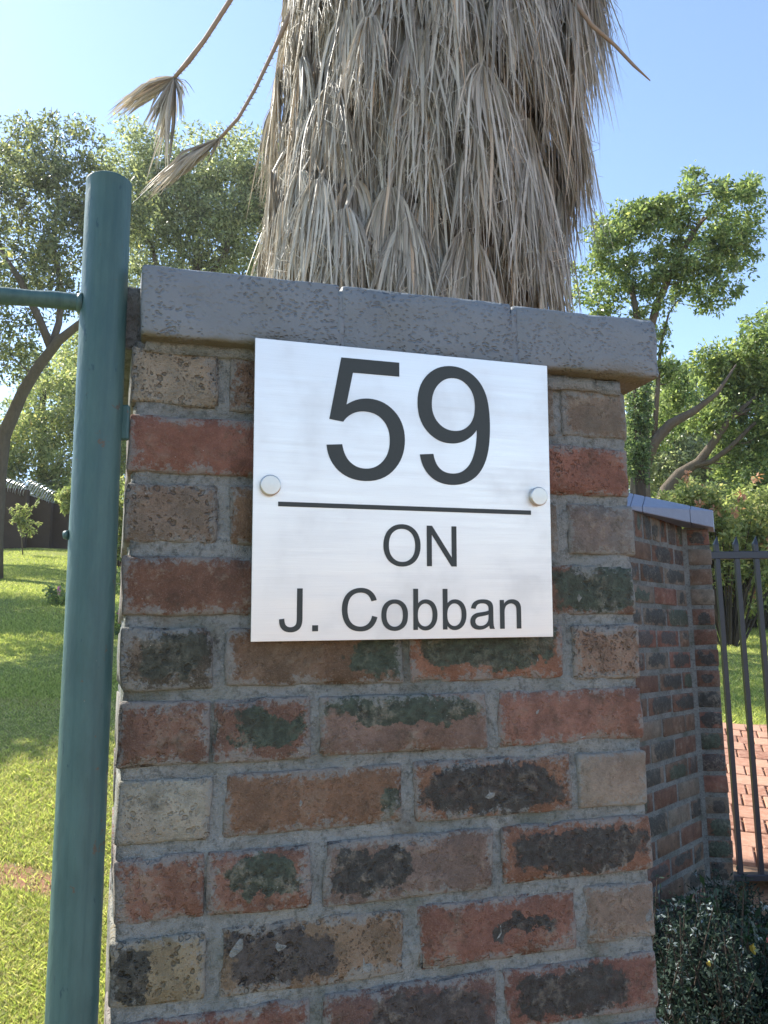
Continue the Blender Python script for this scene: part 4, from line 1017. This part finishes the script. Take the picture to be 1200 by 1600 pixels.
def frond_mesh(seed):
    """dead fan leaf hanging against the trunk; x is outwards (unit radius = skirt radius)"""
    R = random.Random(seed); V, Fc = [], []
    ax, az = R.uniform(.84, .97), R.uniform(-.10, .06)
    pts = [Vector((.55, 0, .42)), Vector((.66, R.uniform(-.03, .03), .40)), Vector((.80, R.uniform(-.05, .05), .26)), Vector((ax, R.uniform(-.05, .05), az))]
    m_ = MB(); m_.tube(pts, [.022, .018, .013, .009], 5, False)
    V += m_.v; Fc += m_.f
    hub = pts[-1]; nseg = R.randint(70, 86); spread = R.uniform(.4, .85)
    for i in range(nseg):
        t = (i / (nseg - 1) - .5) * 2; a = t * spread + R.uniform(-.10, .10)
        L = R.choice([R.uniform(.28, .6), R.uniform(.4, .95)]) * (1 - .2 * abs(t))
        out = R.uniform(-.10, .12)
        pp = [hub + Vector((R.uniform(-.02, .02), t * .03, 0))]
        d = Vector((out + .12, math.sin(a) * 1.1, -math.cos(a) * .9)).normalized(); p = pp[0]; ns = 6
        curl = R.uniform(-.14, .14); cx_ = R.uniform(-.07, .06)
        for j in range(ns):
            d = (d + Vector((cx_ - d.x * .15, curl * .5 - d.y * .30 + R.uniform(-.05, .05), -.25))).normalized()
            p = p + d * L / ns; pp.append(p)
        w0 = R.choice([R.uniform(.005, .010), R.uniform(.007, .013), R.uniform(.010, .020)])
        wd = [w0 * .6, w0, w0 * 1.05, w0 * .95, w0 * .75, w0 * .45, w0 * .08]
        ang = R.gauss(0, .7)
        strip(V, Fc, pp, wd, Vector((math.sin(ang), math.cos(ang), 0)))
        if R.random() < .45:      # a split tip
            e = pp[4]; d2 = (pp[5] - pp[4]).normalized() + Vector((R.uniform(-.2, .35), R.uniform(-.35, .35), 0))
            strip(V, Fc, [e, e + d2 * L * .12, e + d2 * L * .22 + Vector((R.uniform(-.02, .04), R.uniform(-.04, .04), -.05))], [w0 * .45, w0 * .3, .001], Vector((math.sin(ang), math.cos(ang), 0)))
        if R.random() < .5:       # loose thread
            e = pp[R.randint(2, 5)]; l2 = R.uniform(.08, .22)
            strip(V, Fc, [e, e + Vector((R.uniform(0, .05), R.uniform(-.05, .05), -l2 * .6)), e + Vector((R.uniform(-.02, .07), R.uniform(-.09, .09), -l2))], [.004, .003, .001], Vector((0, 1, 0)))
    me = bpy.data.meshes.new('dead_frond'); me.from_pydata(V, [], Fc); me.update(); me.materials.append(M['palm_leaf'])
    return me
fm = [frond_mesh(100 + i) for i in range(22)]
NF = 298
for i in range(NF):
    z = 2.6 + (5.9 - 2.6) * ((i + rnd.random()) / NF)
    # the leaves spiral round the trunk; more of them on the side that shows
    uu = (i * .6180340) % 1.0; phi = (-math.pi / 2 + (uu / .76 - .5) * 3.7 if uu < .76 else math.pi / 2 + ((uu - .76) / .24 - .5) * 2.58) + rnd.uniform(-.1, .1)
    o = link('dead_frond', fm[i % len(fm)], None, palm)
    R0 = skirt_r(z - .45) * (rnd.uniform(.9, 1.02) if i % 4 else rnd.uniform(.68, .85))
    o.location = Vector((axis_x(z - .35), PYY, z)) - po_
    o.rotation_euler = (rnd.gauss(0, .05), rnd.gauss(0, .04), phi)
    sc = rnd.uniform(.85, 1.15); o.scale = (R0, sc * rnd.choice([1, -1]) * 1.15, sc)

def dangling(name_pts, radii, hub_px, fans, Y, seed):
    R = random.Random(seed)
    root_pts = [at(*p) - po_ for p in name_pts]
    b = MB(); b.tube(root_pts, radii, 7)
    for i in range(len(root_pts) - 1):          # thorns along the stalk
        for k in range(5):
            p = root_pts[i].lerp(root_pts[i + 1], (k + .5) / 5); d = (root_pts[i + 1] - root_pts[i]).normalized()
            for s_ in (-1, 1):
                q = d.cross(Vector((0, 1, 0))).normalized() * s_
                b.tube([p, p + q * .022 + d * -.008], [.005, .0008], 4, False)
    V, Fc = [], []
    hub = at(*hub_px) - po_
    for (ex_, ey_, n, spread, w) in fans:
        for i in range(n):
            e = at(ex_ + R.gauss(0, spread), ey_ + R.gauss(0, spread * .6), Y + R.uniform(-.1, .1)) - po_
            e = hub.lerp(e, R.uniform(.8, 1.1)); md = hub.lerp(e, .5) + Vector((R.uniform(-.02, .02), R.uniform(-.03, .03), R.uniform(.0, .05)))
            pp = [hub.lerp(md, t) for t in (0, .5)] + [md] + [md.lerp(e, .5) + Vector((0, 0, .008)), e]
            ww = w * R.uniform(.6, 1.2)
            strip(V, Fc, pp, [ww * .5, ww, ww * .9, ww * .6, .001], Vector((R.uniform(-1, 1), R.uniform(-1, .2), R.uniform(-.3, .3))).normalized())
    o = b.build('dangling_frond', M['petiole'], palm, True); o['label'] = 'loose dry frond dangling clear of the skirt on a thorny stalk'
    mobj('leaf_segments', V, Fc, M['palm_leaf'], o)
dangling([(520, -260, 4.2), (440, -130, 4.15), (360, 0, 4.1), (320, 62, 4.1), (295, 95, 4.1), (272, 122, 4.1)], [.022, .018, .014, .013, .015, .010], (273, 121, 4.1),
         [(175, 180, 26, 9, .020), (205, 175, 14, 12, .018), (230, 205, 14, 12, .018), (245, 225, 10, 10, .020), (258, 262, 8, 4, .026), (241, 268, 6, 4, .016), (284, 195, 9, 7, .014), (291, 150, 9, 6, .012)], 4.1, 1)
dangling([(500, -60, 4.0), (450, 30, 3.95), (424, 86, 3.95), (398, 140, 3.95), (372, 185, 3.95), (342, 218, 3.95)], [.018, .014, .0105, .0095, .009, .008], (343, 217, 3.95),
         [(232, 298, 26, 9, .018), (262, 290, 20, 11, .018), (226, 316, 6, 5, .012), (300, 268, 12, 9, .015), (345, 236, 7, 5, .010)], 3.95, 2)
b = MB(); b.tube([at(880, -20, 3.75) - po_, at(925, 40, 3.75) - po_, at(960, 70, 3.8) - po_, at(990, 102, 3.8) - po_, at(1016, 126, 3.8) - po_], [.012, .011, .009, .008, .003], 6)
o = b.build('bare_stalk', M['petiole'], palm, True); o['label'] = 'bare stalk sticking out of the skirt on the right'

# ------------------------------------------------------------------ shrub in the bed between pillar and low wall
def bed_shrub(label, cx_, cy_, rx, ry, h, n, seed, mat, leaf, per, group, lw=2.8, name='bed_shrub'):
    R = random.Random(seed); g0 = ground(cx_, cy_)
    root = empty(name, (cx_, cy_, g0)); tag(root, label, 'shrub', group)
    st = MB(); cs = []; ds = []
    for i in range(n):
        a = R.uniform(0, 2 * math.pi); q = math.sqrt(R.random()); L = h * R.uniform(.55, 1.05) * (1 - .35 * q * q)
        tip = Vector((math.cos(a) * rx * q, math.sin(a) * ry * q, L)); b0 = Vector((tip.x * .35, tip.y * .35, -.02))
        tip += Vector((R.gauss(0, .05), R.gauss(0, .05), R.gauss(0, .03))); md = b0.lerp(tip, .55) + Vector((tip.x * .12 + R.gauss(0, .03), tip.y * .12 + R.gauss(0, .03), .06)); pts = [b0, md, tip]
        st.tube(pts, [.0045, .0032, .0012], 4, False)
        for k in range(per):
            t = R.uniform(.25, 1.02); p = b0.lerp(md, t * 2) if t < .5 else md.lerp(tip, (t - .5) * 2); cs.append(p); ds.append((tip - md).normalized())
    st.build('stems', M['bark_dark'], root, True)
    if lw == 2.8:           # pale rosettes at the shoot ends
        tc = []
        for i in range(0, n):
            for q in range((0, 1, 0, 1)[i % 4]): tc.append(tuple(Vector(st.v[i * 12 + 8]) + Vector((R.gauss(0, .02), R.gauss(0, .02), R.uniform(-.07, .015)))))
        quads('pale_shoots', leaves(tc, [.008] * len(tc), 7, .0125, aspect=2.4, shell=.2), M['leaf_silver'], root)['kind'] = 'stuff'
    c = np.array([tuple(p) for p in cs]); d = np.array([tuple(p) for p in ds]); m_ = len(c)
    c = c + rng.normal(size=(m_, 3)) * .016; ax = d * .4 + rng.normal(size=(m_, 3)) * .7; ax /= np.linalg.norm(ax, axis=1)[:, None]
    sd_ = np.cross(ax, rng.normal(size=(m_, 3))); sd_ /= np.linalg.norm(sd_, axis=1)[:, None]
    L = leaf * (.6 + .8 * rng.random(m_)); W_ = L / lw
    mid = c + ax * (L * .5)[:, None]
    quads('foliage', np.stack([c, mid - sd_ * (W_ / 2)[:, None], c + ax * L[:, None], mid + sd_ * (W_ / 2)[:, None]], 1), mat, root)
    return root
GB = 'shrubs in the bed beside the pillar'
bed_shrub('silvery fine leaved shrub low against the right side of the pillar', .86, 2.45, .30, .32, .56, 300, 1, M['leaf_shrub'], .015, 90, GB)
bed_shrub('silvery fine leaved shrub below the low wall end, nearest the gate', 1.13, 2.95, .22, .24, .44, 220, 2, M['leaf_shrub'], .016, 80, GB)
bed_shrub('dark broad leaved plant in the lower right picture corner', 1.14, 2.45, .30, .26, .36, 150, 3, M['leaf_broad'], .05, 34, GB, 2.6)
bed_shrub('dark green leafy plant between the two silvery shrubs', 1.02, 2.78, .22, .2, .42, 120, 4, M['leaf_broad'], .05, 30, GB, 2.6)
def single_leaf(name, label, px, py, Y, L, mat):
    c = at(px, py, Y); V, Fc = [], []
    pts = [Vector((0, 0, 0)), Vector((L * .15, -.004, L * .3)), Vector((L * .3, -.012, L * .65)), Vector((L * .42, -.03, L))]
    strip(V, Fc, pts, [.004, L * .34, L * .3, .002], Vector((.8, -.5, -.3)))
    o = mobj(name, V, Fc, mat); return o, c
for (nm, lb, px, py, Y, L, mt_, rz) in [('red_leaf', 'red leaf at the right picture edge among the bed shrubs', 1196, 1472, 2.52, .07, M['red_leaf'], .6),
                                   ('yellow_leaf', 'yellow leaf among the dark plants in the lower right corner', 1180, 1492, 2.36, .045, M['yellow_leaf'], -1.0),
                                   ('yellow_leaf', 'small yellow leaf caught in the middle of the bed shrubs', 1110, 1510, 2.18, .03, M['yellow_leaf'], -1.2)]:
    o, c = single_leaf(nm, lb, px, py, Y, L, mt_); o.location = c; o.rotation_euler = (0, rz, .3); tag(o, lb, 'leaf')

# ------------------------------------------------------------------ grass blades
def grass(n, qmin, qmax, ymin, ymax, hgt, name, power=2.0, skip=None):
    q = rng.uniform(qmin, qmax, n); t = rng.random(n)
    y = ymin * (ymax / ymin) ** (t ** (1 / power) if power > 1 else t)
    x = q * y
    keep = np.ones(n, bool)
    z = np.array([ground(a, b_) for a, b_ in zip(x, y)])
    wv = y + .45 * x
    keep &= ~((wv > 3.2) & (wv < 3.42) & (x < -1.0) & (rng.random(n) < .85))
    if skip is not None: keep &= ~skip(x, y)
    x, y, z = x[keep], y[keep], z[keep]; n = len(x)
    p = np.stack([x, y, z - .004], 1); a = rng.uniform(0, 2 * np.pi, n); h = hgt * (.45 + rng.random(n)) * (1 + y * .03)
    wd = (.0012 + .0008 * rng.random(n)) * (1 + y * .13)
    s = np.stack([np.cos(a), np.sin(a), 0 * a], 1) * wd[:, None]
    ln = np.stack([rng.normal(size=n), rng.normal(size=n), 0 * a], 1) * (h * .55)[:, None]
    up = np.array([0, 0, 1.]) * h[:, None]
    o = quads(name, np.stack([p - s, p + s, p + s * .7 + up * .6 + ln * .4, p + up + ln], 1), M['grass'])
    return o
o = grass(300000, -.60, -.27, 2.55, 29, .022, 'lawn_grass', 1.0); tag(o, 'short sunlit grass on the left lawn', 'grass', kind='stuff')
M['straw'] = mat_leaf('dry_straw_grass', srgb(150, 136, 84), srgb(206, 196, 150), .3, .6)
GM = M['grass']; M['grass'] = M['straw']
o = grass(90000, -.60, -.27, 2.55, 7.5, .020, 'dry_grass', 1.0); tag(o, 'dry straw coloured grass near the fence', 'grass', kind='stuff'); M['grass'] = GM
onpave = lambda x, y: y < 7.38 - (x - 1.55) * .048
o = grass(90000, .30, .60, 7.0, 26, .030, 'garden_grass', 1.0, onpave); tag(o, 'lawn grass beyond the paved drive', 'grass', kind='stuff')

# ------------------------------------------------------------------ lens glare imitated by an added haze
b = MB(); b.box((-410, -310, -1.2), (410, 510, 27)); hz_ = b.build('veil', None); tag(hz_, 'thin bright haze added to imitate lens glare', 'veil', kind='stuff')
hm = bpy.data.materials.new('veil'); hm.use_nodes = True; hm.node_tree.nodes.clear()
pv = hm.node_tree.nodes.new('ShaderNodeVolumePrincipled'); ho = hm.node_tree.nodes.new('ShaderNodeOutputMaterial')
pv.inputs['Color'].default_value = (.93, .96, 1, 1); pv.inputs['Density'].default_value = VEIL_DENSITY; pv.inputs['Anisotropy'].default_value = .35
hm.node_tree.links.new(pv.outputs[0], ho.inputs['Volume']); hz_.data.materials.append(hm)
